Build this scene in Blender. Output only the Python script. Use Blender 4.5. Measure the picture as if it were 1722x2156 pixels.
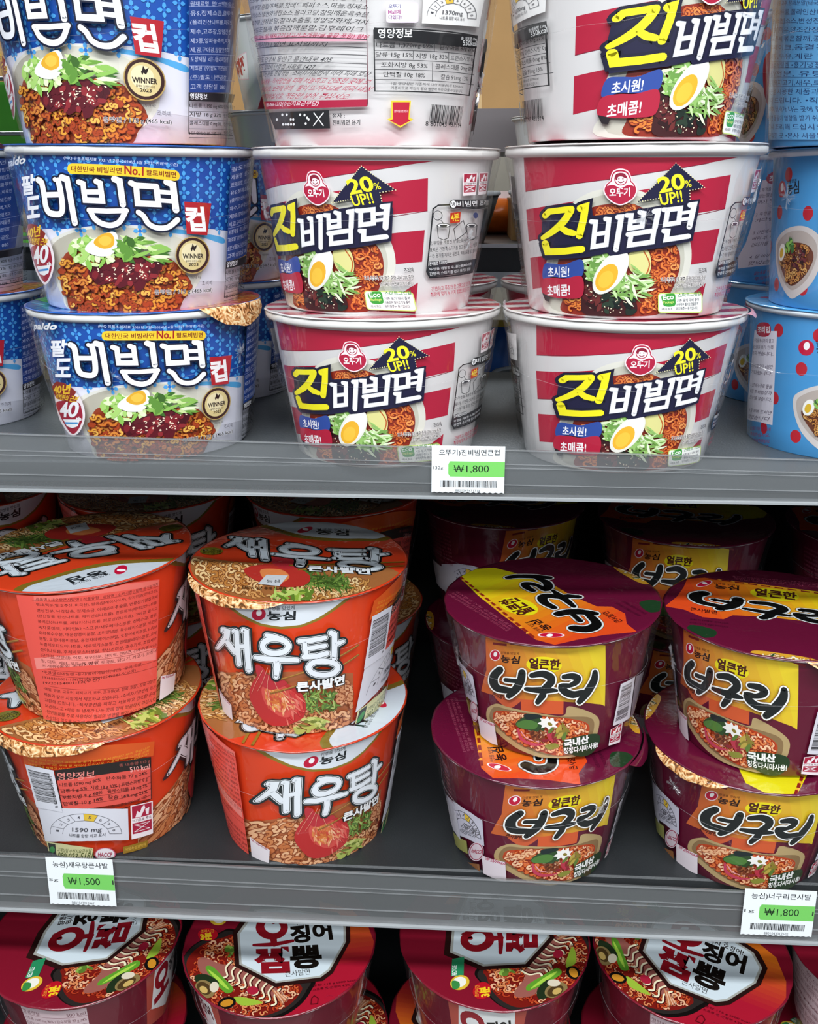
import bpy, math, random
from mathutils import Vector, Matrix
from mathutils.geometry import tessellate_polygon
D = bpy.data
for o in list(D.objects): D.objects.remove(o)
SC = bpy.context.scene
COL = SC.collection
PI = math.pi
W, H = 1722, 2156
ZO = 1.45                                    # eye height above the shop floor; every z below is relative to the eye

# ------------------------------------------------------------------ camera
F, PITCH, YAW, ROLL = 2017.46, 0.33601678, -0.05961848, -0.0019906
def _basis():
    cp, sp, cy, sy, cr, sr = math.cos(PITCH), math.sin(PITCH), math.cos(YAW), math.sin(YAW), math.cos(ROLL), math.sin(ROLL)
    f = Vector((sy*cp, cy*cp, -sp)); r = Vector((cy, -sy, 0)); u = r.cross(f)
    return r*cr+u*sr, -r*sr+u*cr, f
CR, CU, CF = _basis()
cd = D.cameras.new('camera'); cam = D.objects.new('camera', cd); COL.objects.link(cam); SC.camera = cam
cd.sensor_fit = 'HORIZONTAL'; cd.sensor_width = 36; cd.lens = 36*F/W; cd.clip_start = .01; cd.clip_end = 50
m = Matrix((CR, CU, -CF)).transposed().to_4x4(); m.translation = Vector((0, 0, ZO)); cam.matrix_world = m

# ------------------------------------------------------------------ light
w = D.worlds.new('shop'); SC.world = w; w.use_nodes = True
w.node_tree.nodes['Background'].inputs[0].default_value = (.80, .88, 1, 1)
w.node_tree.nodes['Background'].inputs[1].default_value = .25
def strip(x, y, z, lx, ly, e, rx=0):
    l = D.lights.new('ceiling_strip_light', 'AREA'); l.shape = 'RECTANGLE'; l.size = lx; l.size_y = ly; l.energy = e; l.color = (.93, .97, 1)
    o = D.objects.new('ceiling_strip_light', l); COL.objects.link(o); o.location = (x, y, z+ZO); o.rotation_euler = (rx, 0, 0)
    return o
strip(.15, -.42, 1.15, 2.6, .14, 48, math.radians(32))
strip(.1, -1.7, 1.2, 2.6, .2, 42, math.radians(50))
strip(.1, 2.1, 1.2, 2.6, .2, 45, math.radians(-30))
vs = SC.view_settings
vs.view_transform = 'Standard'; vs.look = 'None'; vs.gamma = 1; vs.use_curve_mapping = False; vs.exposure = -0.10
try:
    SC.cycles.transparent_max_bounces = 24; SC.cycles.max_bounces = 8
except Exception: pass

# ------------------------------------------------------------------ materials
def lin(c): c /= 255; return c/12.92 if c <= .04045 else ((c+.055)/1.055)**2.4
def rgb(h): return tuple(lin(int(h[i:i+2], 16)) for i in (0, 2, 4))+(1,)
MT = {}
def mat(h, rough=.42, spec=.35, metal=0, bump=0, bscale=300, vary=0, vscale=20, coat=0):
    k = (h, rough, spec, metal, bump, bscale, vary, vscale, coat)
    if k in MT: return MT[k]
    m = D.materials.new('print_'+h); m.use_nodes = True; nt = m.node_tree; b = nt.nodes['Principled BSDF']
    b.inputs['Base Color'].default_value = rgb(h); b.inputs['Roughness'].default_value = rough
    b.inputs['Specular IOR Level'].default_value = spec; b.inputs['Metallic'].default_value = metal
    tc = nt.nodes.new('ShaderNodeTexCoord')
    if coat:                                     # skin-tight shrink film: a clear, slightly wrinkled gloss over the print
        b.inputs['Coat Weight'].default_value = coat; b.inputs['Coat Roughness'].default_value = .05
        n = nt.nodes.new('ShaderNodeTexNoise'); n.inputs['Scale'].default_value = 34; n.inputs['Detail'].default_value = 3; n.inputs['Distortion'].default_value = 1.6
        mp_ = nt.nodes.new('ShaderNodeMapping'); mp_.inputs['Scale'].default_value = (1, 1, .4)
        nt.links.new(tc.outputs['Object'], mp_.inputs[0]); nt.links.new(mp_.outputs[0], n.inputs['Vector'])
        bp = nt.nodes.new('ShaderNodeBump'); bp.inputs['Strength'].default_value = .4; bp.inputs['Distance'].default_value = .004
        nt.links.new(n.outputs['Fac'], bp.inputs['Height']); nt.links.new(bp.outputs['Normal'], b.inputs['Coat Normal'])
    if bump:
        n = nt.nodes.new('ShaderNodeTexNoise'); n.inputs['Scale'].default_value = bscale; n.inputs['Detail'].default_value = 4
        nt.links.new(tc.outputs['Object'], n.inputs['Vector'])
        bp = nt.nodes.new('ShaderNodeBump'); bp.inputs['Strength'].default_value = bump; bp.inputs['Distance'].default_value = .001
        nt.links.new(n.outputs['Fac'], bp.inputs['Height']); nt.links.new(bp.outputs['Normal'], b.inputs['Normal'])
    if vary:
        n = nt.nodes.new('ShaderNodeTexNoise'); n.inputs['Scale'].default_value = vscale; n.inputs['Detail'].default_value = 6
        nt.links.new(tc.outputs['Object'], n.inputs['Vector'])
        mx = nt.nodes.new('ShaderNodeMix'); mx.data_type = 'RGBA'
        c = rgb(h); mx.inputs['A'].default_value = tuple(v*(1-vary) for v in c[:3])+(1,); mx.inputs['B'].default_value = tuple(min(1, v*(1+vary)) for v in c[:3])+(1,)
        nt.links.new(n.outputs['Fac'], mx.inputs['Factor']); nt.links.new(mx.outputs['Result'], b.inputs['Base Color'])
    MT[k] = m; return m
def film_mat(name, trans, tint, rough, bstr, bscale, milky, fmin=.02, fmax=.30):
    m = D.materials.new(name); m.use_nodes = True; nt = m.node_tree; nt.nodes.clear()
    out = nt.nodes.new('ShaderNodeOutputMaterial'); tr = nt.nodes.new('ShaderNodeBsdfTransparent'); tr.inputs[0].default_value = (trans, trans, trans, 1)
    gl = nt.nodes.new('ShaderNodeBsdfGlossy'); gl.inputs['Roughness'].default_value = rough; gl.inputs['Color'].default_value = (1, 1, 1, 1)
    df = nt.nodes.new('ShaderNodeBsdfDiffuse'); df.inputs['Color'].default_value = tint
    lw = nt.nodes.new('ShaderNodeLayerWeight'); lw.inputs['Blend'].default_value = .22
    mr = nt.nodes.new('ShaderNodeMapRange'); mr.inputs['To Min'].default_value = fmin; mr.inputs['To Max'].default_value = fmax
    m1 = nt.nodes.new('ShaderNodeMixShader'); m1.inputs[0].default_value = milky
    m2 = nt.nodes.new('ShaderNodeMixShader')
    tc = nt.nodes.new('ShaderNodeTexCoord'); mp = nt.nodes.new('ShaderNodeMapping'); mp.inputs['Scale'].default_value = (1, 1, .35)
    n = nt.nodes.new('ShaderNodeTexNoise'); n.inputs['Scale'].default_value = bscale; n.inputs['Detail'].default_value = 3; n.inputs['Distortion'].default_value = 1.5
    bp = nt.nodes.new('ShaderNodeBump'); bp.inputs['Strength'].default_value = bstr; bp.inputs['Distance'].default_value = .004
    L = nt.links.new
    L(tc.outputs['Object'], mp.inputs[0]); L(mp.outputs[0], n.inputs['Vector']); L(n.outputs['Fac'], bp.inputs['Height'])
    L(bp.outputs['Normal'], gl.inputs['Normal']); L(lw.outputs['Facing'], mr.inputs['Value']); L(mr.outputs[0], m2.inputs[0])
    L(tr.outputs[0], m1.inputs[1]); L(df.outputs[0], m1.inputs[2]); L(m1.outputs[0], m2.inputs[1]); L(gl.outputs[0], m2.inputs[2]); L(m2.outputs[0], out.inputs[0])
    return m
M_FILM = film_mat('shrink_film', .99, (.8, .82, .86, 1), .07, .5, 30, .012, .018, .22)
M_RAIL = film_mat('clear_rail_plastic', .86, (.27, .285, .29, 1), .2, .05, 60, .26, .04, .35)
M_PAPER = mat('ECEAE6', .5, .3)
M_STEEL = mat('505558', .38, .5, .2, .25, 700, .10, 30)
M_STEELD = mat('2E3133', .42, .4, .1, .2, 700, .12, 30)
M_SHADE = mat('131416', .6, .3)

# ------------------------------------------------------------------ mesh helpers
def mk(name, verts, faces, mats, parent=None, mi=None, smooth=False, nrm=None):
    me = D.meshes.new(name); me.from_pydata(verts, [], faces)
    for a in (mats if isinstance(mats, list) else [mats]): me.materials.append(a)
    if mi: me.polygons.foreach_set('material_index', mi)
    if smooth: me.polygons.foreach_set('use_smooth', [True]*len(faces))
    me.update()
    if nrm: me.normals_split_custom_set_from_vertices(nrm)
    o = D.objects.new(name, me); COL.objects.link(o); o.parent = parent
    return o
def tag(o, label=None, cat=None, group=None, kind=None):
    for k, v in (('label', label), ('category', cat), ('group', group), ('kind', kind)):
        if v: o[k] = v
    return o
def lathe(prof, n=128, closed=False, wob=None):
    vs_, fs = [], []
    for i, (r, z) in enumerate(prof):
        for k in range(n):
            a = 2*PI*k/n; rr = r+(wob(a, i) if wob else 0)
            vs_.append((rr*math.sin(a), -rr*math.cos(a), z))
    m_ = len(prof)
    for i in range(m_ if closed else m_-1):
        for k in range(n):
            a, b = i*n+k, i*n+(k+1) % n; c, d = ((i+1) % m_)*n+(k+1) % n, ((i+1) % m_)*n+k
            fs.append((a, b, c, d))
    return vs_, fs
def box(x0, x1, y0, y1, z0, z1, vs_=None, fs=None):
    vs_ = [] if vs_ is None else vs_; fs = [] if fs is None else fs; b = len(vs_)
    vs_ += [(x0, y0, z0), (x1, y0, z0), (x1, y1, z0), (x0, y1, z0), (x0, y0, z1), (x1, y0, z1), (x1, y1, z1), (x0, y1, z1)]
    fs += [tuple(b+i for i in f) for f in ((3, 2, 1, 0), (4, 5, 6, 7), (0, 1, 5, 4), (1, 2, 6, 5), (2, 3, 7, 6), (3, 0, 4, 7))]
    return vs_, fs
def extrude_x(prof, xs, closed=True):           # prof: list of f(x)->(y,z) or (y,z)
    vs_, fs = [], []; n = len(prof)
    for x in xs:
        for p in prof:
            q = p(x) if callable(p) else p; vs_.append((x, q[0], q[1]))
    for i in range(len(xs)-1):
        for k in range(n if closed else n-1):
            a, b = i*n+k, i*n+(k+1) % n; fs.append((a, b, b+n, a+n))
    if closed: fs += [tuple(range(n))[::-1], tuple((len(xs)-1)*n+k for k in range(n))]
    return vs_, fs

# ------------------------------------------------------------------ cups: real sizes (rim radius, base radius, height, rim lip height)
DIM = {'N': (.0710, .05369, .08926, .0022), 'O': (.0710, .05369, .08926, .0022), 'S': (.0723, .0557, .10119, .0022), 'J': (.0735, .0568, .09106, .0062),
       'P': (.07337, .05882, .09224, .0058), 'D': (.0715, .0625, .09106, .0045), 'Y': (.0700, .0530, .082, .004)}
Z1, Z2, Z3 = -.16623, -.4442, -.6289
hJ, hP, hN, hS = DIM['J'][2], DIM['P'][2], DIM['N'][2], DIM['S'][2]
# where each cup stands: kind, x, y, z of its base, lean forward/back, lean sideways
CUP = {
 'P0l': ('P', -.3789, .6776, Z1, 0, 0), 'P0u': ('P', -.3747, .6676, Z1+hP, 0, 0),
 'P1l': ('P', -.20674, .6203, Z1, .0042, -.0094), 'P1u': ('P', -.2067, .6162, Z1+hP, -.0098, .0136), 'P1t': ('P', -.2085, .6176, Z1+2*hP, -.0048, -.0005),
 'Pbl': ('P', -.2069, .785, Z1, 0, 0), 'Pbu': ('P', -.2052, .770, Z1+hP, 0, 0),
 'J1l': ('J', -.0520, .6102, Z1, .006, -.0060), 'J1u': ('J', -.0560, .6107, Z1+hJ+.0005, -.0062, .0069), 'J1t': ('J', -.0575, .6065, Z1+2*hJ, -.0025, -.004),
 'J2l': ('J', .0962, .6061, Z1, .009, -.0001), 'J2u': ('J', .0948, .5967, Z1+hJ+.0012, -.004, -.006), 'J2t': ('J', .0902, .5874, Z1+2*hJ+.0018, .0054, .012),
 'Jb1': ('J', -.050, .775, Z1, 0, 0), 'Jb2': ('J', .100, .772, Z1, 0, 0),
 'D1l': ('D', .2553, .6410, Z1, .006, -.010), 'D1u': ('D', .2555, .6282, Z1+hJ+.0004, .008, -.012), 'D1t': ('D', .2400, .6139, Z1+2*hJ, 0, 0),
 'Dbl': ('D', .2660, .790, Z1, 0, 0), 'Dbu': ('D', .2640, .782, Z1+hJ, 0, 0), 'Dbt': ('D', .2600, .776, Z1+2*hJ, 0, 0),
 'S1l': ('S', -.2568, .5905, Z2, -.0126, -.0089), 'S1u': ('S', -.2562, .5990, Z2+hS+.0026, -.014, -.028), 'S2l': ('S', -.11025, .5910, Z2, -.0073, .0042), 'S2u': ('S', -.1105, .5936, Z2+hS, .0035, .0105),
 'Sb1l': ('S', -.2622, .754, Z2, 0, 0), 'Sb1u': ('S', -.2622, .7490, Z2+hS, 0, 0), 'Sb2l': ('S', -.1065, .752, Z2, 0, 0), 'Sb2u': ('S', -.1060, .7490, Z2+hS, 0, 0),
 'Sb0l': ('S', -.4150, .735, Z2, 0, 0), 'Sb0u': ('S', -.4130, .7420, Z2+hS, 0, 0),
 'N1l': ('N', .0527, .5761, Z2, .0007, -.0091), 'N1u': ('N', .0629, .5877, Z2+hN+.0019, .0028, -.0351), 'N2l': ('N', .1985, .5810, Z2, -.02, .0016), 'N2u': ('N', .2055, .5777, Z2+hN, .0145, -.0101),
 'Nb1l': ('N', .0405, .746, Z2, 0, 0), 'Nb1u': ('N', .0340, .795, Z2+hN, 0, 0), 'Nb2l': ('N', .1880, .758, Z2, 0, 0), 'Nb2u': ('N', .1841, .763, Z2+hN, 0, 0),
 'Nb3l': ('N', .3380, .745, Z2, 0, 0), 'Nb3u': ('N', .3369, .750, Z2+hN, 0, 0),
 'O1': ('O', -.2796, .5650, Z3, 0, 0), 'O2': ('O', -.1313, .5661, Z3, 0, 0), 'O3': ('O', .0290, .5808, Z3, 0, 0), 'O4': ('O', .1739, .5748, Z3, 0, 0), 'O5': ('O', .3213, .5863, Z3, 0, 0),
}
def cupmat(n):
    k, x, y, z, tx, ty = CUP[n]
    m = Matrix.Rotation(math.hypot(tx, ty), 4, Vector((-tx, ty, 0))) if tx or ty else Matrix.Identity(4)
    m.translation = Vector((x, y, z)); return m
def rbody(k, v):
    R_, r_, h_, l_ = DIM[k]; return r_+(R_-.003-r_)*v/h_
def rmid(k): return rbody(k, DIM[k][2]/2)
def pxray(px, py): return CF*F+CR*(px-W/2)-CU*(py-H/2)
def side_sv(n, px, py):                         # a point on the wrapper of cup n -> (angle, height)
    k = CUP[n][0]; R_, r_, h_, l_ = DIM[k]; mi_ = cupmat(n).inverted(); o = mi_ @ Vector((0, 0, 0)); d = (mi_.to_3x3() @ pxray(px, py)).normalized()
    s = (R_-.003-r_)/h_
    a = d.x**2+d.y**2-(s*d.z)**2; q = r_+s*o.z; b = o.x*d.x+o.y*d.y-q*s*d.z; c = o.x**2+o.y**2-q*q
    disc = b*b-a*c
    t = (-b-math.sqrt(disc))/a if disc > 0 else -b/a
    p = o+d*t; return math.atan2(p.x, -p.y), p.z
def lid_xy(n, px, py):
    mi_ = cupmat(n).inverted(); o = mi_ @ Vector((0, 0, 0)); d = mi_.to_3x3() @ pxray(px, py)
    t = (DIM[CUP[n][0]][2]-o.z)/d.z; p = o+d*t; return p.x, p.y
def turn(n, p, rn, rp, base=0):                 # how far cup n is turned round against the reference cup: the same printed spot on both
    return side_sv(n, *p)[0]-side_sv(rn, *rp)[0]+base
def lturn(n, p, rn, rp, base=0):
    a, b = lid_xy(n, *p), lid_xy(rn, *rp); return math.atan2(a[1], a[0])-math.atan2(b[1], b[0])+base

# ------------------------------------------------------------------ lettering: glyph outlines of the built-in font
TXT, WANT = {}, {}
def want(s, bold, res): WANT.setdefault((bold, res), set()).add(s); WANT.setdefault((0, 2), set()).add(s)
def make_text():
    """every wanted string of one weight goes into one text object, a line each; the lines are told apart by their height"""
    for (bold, res), ss in WANT.items():
        ss = [t for t in sorted(ss) if (t, bold, res) not in TXT]
        if not ss: continue
        c = D.curves.new('t', 'FONT'); c.body = '\n'.join(t.replace(' ', '\u00a0') for t in ss); c.resolution_u = res; c.offset = bold; c.space_line = 4
        o = D.objects.new('t', c); COL.objects.link(o)
        me = o.evaluated_get(bpy.context.evaluated_depsgraph_get()).to_mesh(); me.calc_loop_triangles()
        q = [(p.co.x, p.co.y) for p in me.vertices]; row = [int(round((.35-y)/4)) for x, y in q]
        idx = {}; vv = [[] for _ in ss]; tt = [[] for _ in ss]
        for i, (x, y) in enumerate(q): r = row[i]; idx[i] = len(vv[r]); vv[r].append((x, y+4*r))
        for t in me.loop_triangles: v = t.vertices; tt[row[v[0]]].append(tuple(idx[k] for k in v))
        for i, t in enumerate(ss): TXT[(t, bold, res)] = (vv[i], tt[i])
        D.objects.remove(o); D.curves.remove(c)
TB = {}
def tbox(s):
    if s not in TB:
        v, _ = TXT[(s, 0, 2)]; xs = [p[0] for p in v]; ys = [p[1] for p in v]; TB[s] = (min(xs), max(xs), min(ys), max(ys))
    return TB[s]

# ------------------------------------------------------------------ flat print wrapped on the real surface
def catmull(pts, closed, n=6):
    out = []; m_ = len(pts)
    for i in range(m_ if closed else m_-1):
        p = [pts[(i+j) % m_] if closed else pts[min(max(i+j, 0), m_-1)] for j in (-1, 0, 1, 2)]
        for k in range(n):
            t = k/n; out.append(tuple(.5*((2*p[1][a])+(-p[0][a]+p[2][a])*t+(2*p[0][a]-5*p[1][a]+4*p[2][a]-p[3][a])*t*t+(-p[0][a]+3*p[1][a]-3*p[2][a]+p[3][a])*t**3) for a in (0, 1)))
    if not closed: out.append(tuple(pts[-1]))
    return out
def hclip(poly, a, b, c):                       # keep a*x+b*y<=c
    out = []; n = len(poly)
    for i in range(n):
        p, q = poly[i], poly[(i+1) % n]; dp, dq = a*p[0]+b*p[1]-c, a*q[0]+b*q[1]-c
        if dp <= 0: out.append(p)
        if (dp < 0 < dq) or (dq < 0 < dp):
            t = dp/(dp-dq); out.append((p[0]+(q[0]-p[0])*t, p[1]+(q[1]-p[1])*t))
    return out
class Art:
    """print of one product: 'side' coordinates are (arc length at mid height, height), 'lid' coordinates are x, y on the lid, 'flat' x, y on a card"""
    def __init__(s, kind, k=None, step=.000006, gloss=.34):
        s.kind, s.k, s.step, s.off, s.gloss = kind, k, step, .00003, gloss
        s.parts = {}; s.cur = None; s.cup = None; s.phi = 0; s.rnd = random.Random(7)
        if kind == 'side': s.rm = rmid(k); s.ds = .0016; s.v0 = .0004; s.v1 = DIM[k][2]-DIM[k][3]-.0003
        if kind == 'lid': s.rl = DIM[k][0]-.0006
        s.fr = (0, 0, 1)
    def part(s, name): s.cur = s.parts.setdefault(name, {'v': [], 'n': [], 'f': [], 'm': [], 'mats': []}); return s
    def on(s, cup, ox, oy, sc, phi=0): s.cup, s.fr, s.phi = cup, (ox, oy, sc), phi; return s
    def mp(s, p):
        if s.cup is None: return p
        x, y = s.fr[0]+p[0]/s.fr[2], s.fr[1]+p[1]/s.fr[2]
        if s.kind == 'side':
            a, v = side_sv(s.cup, x, y); a -= s.phi; return (a*s.rm, v)
        x, y = lid_xy(s.cup, x, y); c, q = math.cos(-s.phi), math.sin(-s.phi); return (x*c-y*q, x*q+y*c)
    def place(s, p):                              # 2d -> 3d + normal
        if s.kind == 'side':
            a = p[0]/s.rm; r = rbody(s.k, p[1])+s.off; sn, cs = math.sin(a), math.cos(a)
            return (r*sn, -r*cs, p[1]), (sn, -cs, 0)
        if s.kind == 'lid': return (p[0], p[1], DIM[s.k][2]+s.off*.3), (0, 0, 1)
        return (p[0], -s.off, p[1]), (0, -1, 0)
    def matid(s, h):
        m = mat(h, s.gloss, .4, coat=0 if s.kind == 'flat' else .7) if isinstance(h, str) else h
        if m not in s.cur['mats']: s.cur['mats'].append(m)
        return s.cur['mats'].index(m)
    def emit(s, poly, mi):
        if len(poly) < 3: return
        c = s.cur; b = len(c['v'])
        ar = sum(poly[i][0]*poly[(i+1) % len(poly)][1]-poly[(i+1) % len(poly)][0]*poly[i][1] for i in range(len(poly)))
        if abs(ar) < 1e-12: return
        if ar < 0: poly = poly[::-1]
        for p in poly:
            q, n = s.place(p); c['v'].append(q); c['n'].append(n)
        c['f'].append(tuple(range(b, b+len(poly)))); c['m'].append(mi)
    def tri(s, t, mi, cut=True):
        if s.kind == 'side':
            vs_ = [p[1] for p in t]
            if max(vs_) > s.v1: t = hclip(t, 0, 1, s.v1)
            if t and min(p[1] for p in t) < s.v0: t = hclip(t, 0, -1, -s.v0)
            if len(t) < 3: return
            x0, x1 = min(p[0] for p in t), max(p[0] for p in t)
            if not cut or x1-x0 < s.ds*1.01: s.emit(t, mi); return
            k0, k1 = math.floor(x0/s.ds), math.floor(x1/s.ds)
            rest = t
            for k in range(k0, k1+1):
                a = hclip(rest, 1, 0, (k+1)*s.ds); s.emit(a, mi); rest = hclip(rest, -1, 0, -(k+1)*s.ds)
                if len(rest) < 3: break
            return
        if s.kind == 'lid' and max(p[0]**2+p[1]**2 for p in t) > s.rl**2:
            for k in range(72):
                a = 2*PI*k/72; c_, q_ = math.cos(a), math.sin(a)
                if any(c_*p[0]+q_*p[1] > s.rl for p in t): t = hclip(t, c_, q_, s.rl)
                if len(t) < 3: return
        s.emit(t, mi)
    def raw(s, pts, col, holes=()):               # pts already in surface coordinates
        mi = s.matid(col)
        loops = [[Vector((p[0]*1000, p[1]*1000, 0)) for p in l] for l in (pts, *holes)]; flat = [p for l in (pts, *holes) for p in l]
        for t in tessellate_polygon(loops): s.tri([flat[i] for i in t], mi)
        s.off += s.step
    def poly(s, pts, col, smooth=False, holes=()):
        if smooth: pts = catmull(pts, True)
        else:
            q = []
            for i in range(len(pts)):
                a, b = pts[i], pts[(i+1) % len(pts)]; d = math.hypot(b[0]-a[0], b[1]-a[1])/s.fr[2]; n = max(1, int(d/25)) if s.cup and s.kind == 'side' else 1
                q += [(a[0]+(b[0]-a[0])*j/n, a[1]+(b[1]-a[1])*j/n) for j in range(n)]
            pts = q
        s.raw([s.mp(p) for p in pts], col, [[s.mp(p) for p in h] for h in holes]); return s
    def ell(s, cx, cy, rx, ry, col, rot=0, n=28, ring=0, a0=0, a1=360):
        c, q = math.cos(math.radians(rot)), math.sin(math.radians(rot))
        def P(a, f=0): return (cx+(rx-f)*math.cos(a)*c-(ry-f)*math.sin(a)*q, cy+(rx-f)*math.cos(a)*q+(ry-f)*math.sin(a)*c)
        A = [math.radians(a0+(a1-a0)*i/n) for i in range(n+(1 if ring or a1-a0 < 360 else 0))]
        if ring:
            mi = s.matid(col)
            for i in range(n):
                s.tri([s.mp(P(A[i])), s.mp(P(A[i+1])), s.mp(P(A[i+1], ring)), s.mp(P(A[i], ring))], mi)
            s.off += s.step
        else: s.raw([s.mp(P(a)) for a in A], col)
        return s
    def stroke(s, pts, w_, col, closed=False, smooth=False, cap=True, xf=None, grow=0):
        ws = list(w_) if isinstance(w_, (list, tuple)) else [w_]*len(pts)
        if smooth:
            n = 5; m_ = len(pts); seg = m_ if closed else m_-1
            nw = []
            for i in range(seg): nw += [ws[i]+(ws[(i+1) % m_]-ws[i])*k/n for k in range(n)]
            if not closed: nw.append(ws[-1])
            pts = catmull(pts, closed, n); ws = nw
        X = (lambda p: s.mp(xf(p))) if xf else s.mp
        mi = s.matid(col); n = len(pts); Lp, Rp = [], []
        for i in range(n):
            a = pts[(i-1) % n] if closed or i else pts[0]; b = pts[(i+1) % n] if closed or i < n-1 else pts[-1]
            p = pts[i]
            d1 = (p[0]-a[0], p[1]-a[1]); d2 = (b[0]-p[0], b[1]-p[1]); l1 = math.hypot(*d1) or 1; l2 = math.hypot(*d2) or 1
            if not closed and i == 0: d1, l1 = d2, l2
            if not closed and i == n-1: d2, l2 = d1, l1
            u = (d1[0]/l1+d2[0]/l2, d1[1]/l1+d2[1]/l2); lu = math.hypot(*u) or 1; u = (u[0]/lu, u[1]/lu)
            cs = max(.5, abs(u[0]*d1[0]/l1+u[1]*d1[1]/l1)); hw = (ws[i]/2+grow)/cs
            Lp.append((p[0]-u[1]*hw, p[1]+u[0]*hw)); Rp.append((p[0]+u[1]*hw, p[1]-u[0]*hw))
        L2 = [X(p) for p in Lp]; R2 = [X(p) for p in Rp]
        for i in range(n if closed else n-1):
            j = (i+1) % n; s.tri([L2[i], L2[j], R2[j]], mi); s.tri([L2[i], R2[j], R2[i]], mi)
        if cap and not closed:
            for i in (0, n-1):
                p = pts[i]; hw = ws[i]/2+grow
                s.tri_fan([X((p[0]+hw*math.cos(a*PI/5), p[1]+hw*math.sin(a*PI/5))) for a in range(10)], mi)
        s.off += s.step; return s
    def tri_fan(s, p, mi):
        if s.kind == 'side':
            for i in range(1, len(p)-1): s.tri([p[0], p[i], p[i+1]], mi)
        else: s.tri(p, mi)
    def title(s, glyph, fill, outs, xf=None, shadow=None):
        """hand-drawn letters: outlines from the widest to the fill"""
        for col, g in outs+[(fill, 0)]:
            s0 = s.step; s.step = s0*.15
            for pts, w_, cl, sm in glyph: s.stroke(pts, w_, col, cl, sm, True, xf, g)
            s.step = s0; s.off += s0
        return s
    def text(s, t, p0, p1, h, col, bold=.01, out=None, res=2, slant=0):
        dx, dy = p1[0]-p0[0], p1[1]-p0[1]; l = math.hypot(dx, dy)
        up = (dy/l*h+slant*dx/l*h, -dx/l*h+slant*dy/l*h) if s.cup else (-dy/l*h+slant*h*dx/l, dx/l*h+slant*h*dy/l)
        A = s.mp(p0); B = s.mp(p1); C_ = s.mp((p0[0]+up[0], p0[1]+up[1]))
        rs = 4 if math.hypot(B[0]-A[0], B[1]-A[1])/len(t) > .006 else res
        for cc, bd in ([(out[0], out[1])] if out else [])+[(col, bold)]:
            want(t, bd, rs); s.cur.setdefault('txt', []).append((t, bd, rs, A, B, C_, s.matid(cc), s.off)); s.off += s.step
        return s
    def flush(s):
        for c in s.parts.values():
            s.cur = c
            for t, bd, rs, A, B, C_, mi, off in c.get('txt', ()):
                x0, x1, y0, y1 = tbox(t); v, tr = TXT[(t, bd, rs)]; s.off = off; q = []
                for x, y in v:
                    a, b = (x-x0)/(x1-x0), (y-y0)/(y1-y0); q.append((A[0]+(B[0]-A[0])*a+(C_[0]-A[0])*b, A[1]+(B[1]-A[1])*a+(C_[1]-A[1])*b))
                for t_ in tr: s.tri([q[i] for i in t_], mi)
            c['txt'] = []
    def lines(s, ls, q, col, bold=.004, fill=.72):    # a block of small text inside the quad q = (top-left, top-right, bottom-right, bottom-left)
        n = len(ls)
        for i, t in enumerate(ls):
            f = (i+.86)/n; a = [q[0][j]+(q[3][j]-q[0][j])*f for j in (0, 1)]; b = [q[1][j]+(q[2][j]-q[1][j])*f for j in (0, 1)]
            h = math.hypot(q[3][0]-q[0][0], q[3][1]-q[0][1])/n*fill; b0 = b
            c_ = col
            if isinstance(t, tuple): t, wd, c_ = (t+(col,))[:3]; b = [a[j]+(b0[j]-a[j])*wd for j in (0, 1)]
            if t: s.text(t, a, b, h, c_, bold); s.off -= s.step*.9
        s.off += s.step; return s
    def quad_at(s, q, u, v): return tuple(q[0][j]+(q[1][j]-q[0][j])*u+(q[3][j]-q[0][j])*v+(q[0][j]-q[1][j]+q[2][j]-q[3][j])*u*v for j in (0, 1))
    def bars(s, q, n, col='1A1A1C', seed=3, vert=True):
        r = random.Random(seed); x = 0; tot = n*2.0; mi = s.matid(col)
        while x < tot-1:
            w_ = r.choice((.5, .5, 1, 1, 1.6)); a, b = x/tot, min(1, (x+w_)/tot)
            P = [(a, 0), (b, 0), (b, 1), (a, 1)] if vert else [(0, a), (1, a), (1, b), (0, b)]
            s.tri([s.mp(s.quad_at(q, *p)) for p in P], mi); x += w_+r.choice((.5, .8, 1.2))
        s.off += s.step; return s
    def inside(s, poly, p):
        c = False; n = len(poly)
        for i in range(n):
            a, b = poly[i], poly[i-1]
            if (a[1] > p[1]) != (b[1] > p[1]) and p[0] < (b[0]-a[0])*(p[1]-a[1])/(b[1]-a[1])+a[0]: c = not c
        return c
    def rndin(s, poly):
        xs = [p[0] for p in poly]; ys = [p[1] for p in poly]
        for _ in range(60):
            p = (s.rnd.uniform(min(xs), max(xs)), s.rnd.uniform(min(ys), max(ys)))
            if s.inside(poly, p): return p
        return poly[0]
    def noodles(s, poly, n, size, w_, cols, dark, curl=1):
        st = s.step; s.step = .0000035
        for i in range(n):
            p = s.rndin(poly); a = s.rnd.uniform(0, 2*PI); k = s.rnd.choice((1, -1))*s.rnd.uniform(.7, 1.35)*curl; m_ = s.rnd.randint(7, 11); pts = []
            x, y = p; run = s.rnd.choice((1, 2, 2, 3))
            for j in range(m_):
                pts.append((x, y)); x += math.cos(a)*size*.27; y += math.sin(a)*size*.23; a += k
                if j % 3 == run % 3: k = -k
            cut = [q for q in range(1, len(pts)) if not s.inside(poly, pts[q])]
            if cut: pts = pts[:cut[0]]
            if len(pts) < 3: continue
            ww = w_*s.rnd.uniform(.8, 1.2)
            s.stroke(pts, ww*1.6, dark, False, True, False); s.stroke(pts, ww, s.rnd.choice(cols), False, True, False)
        s.step = st; s.off += st; return s
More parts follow.
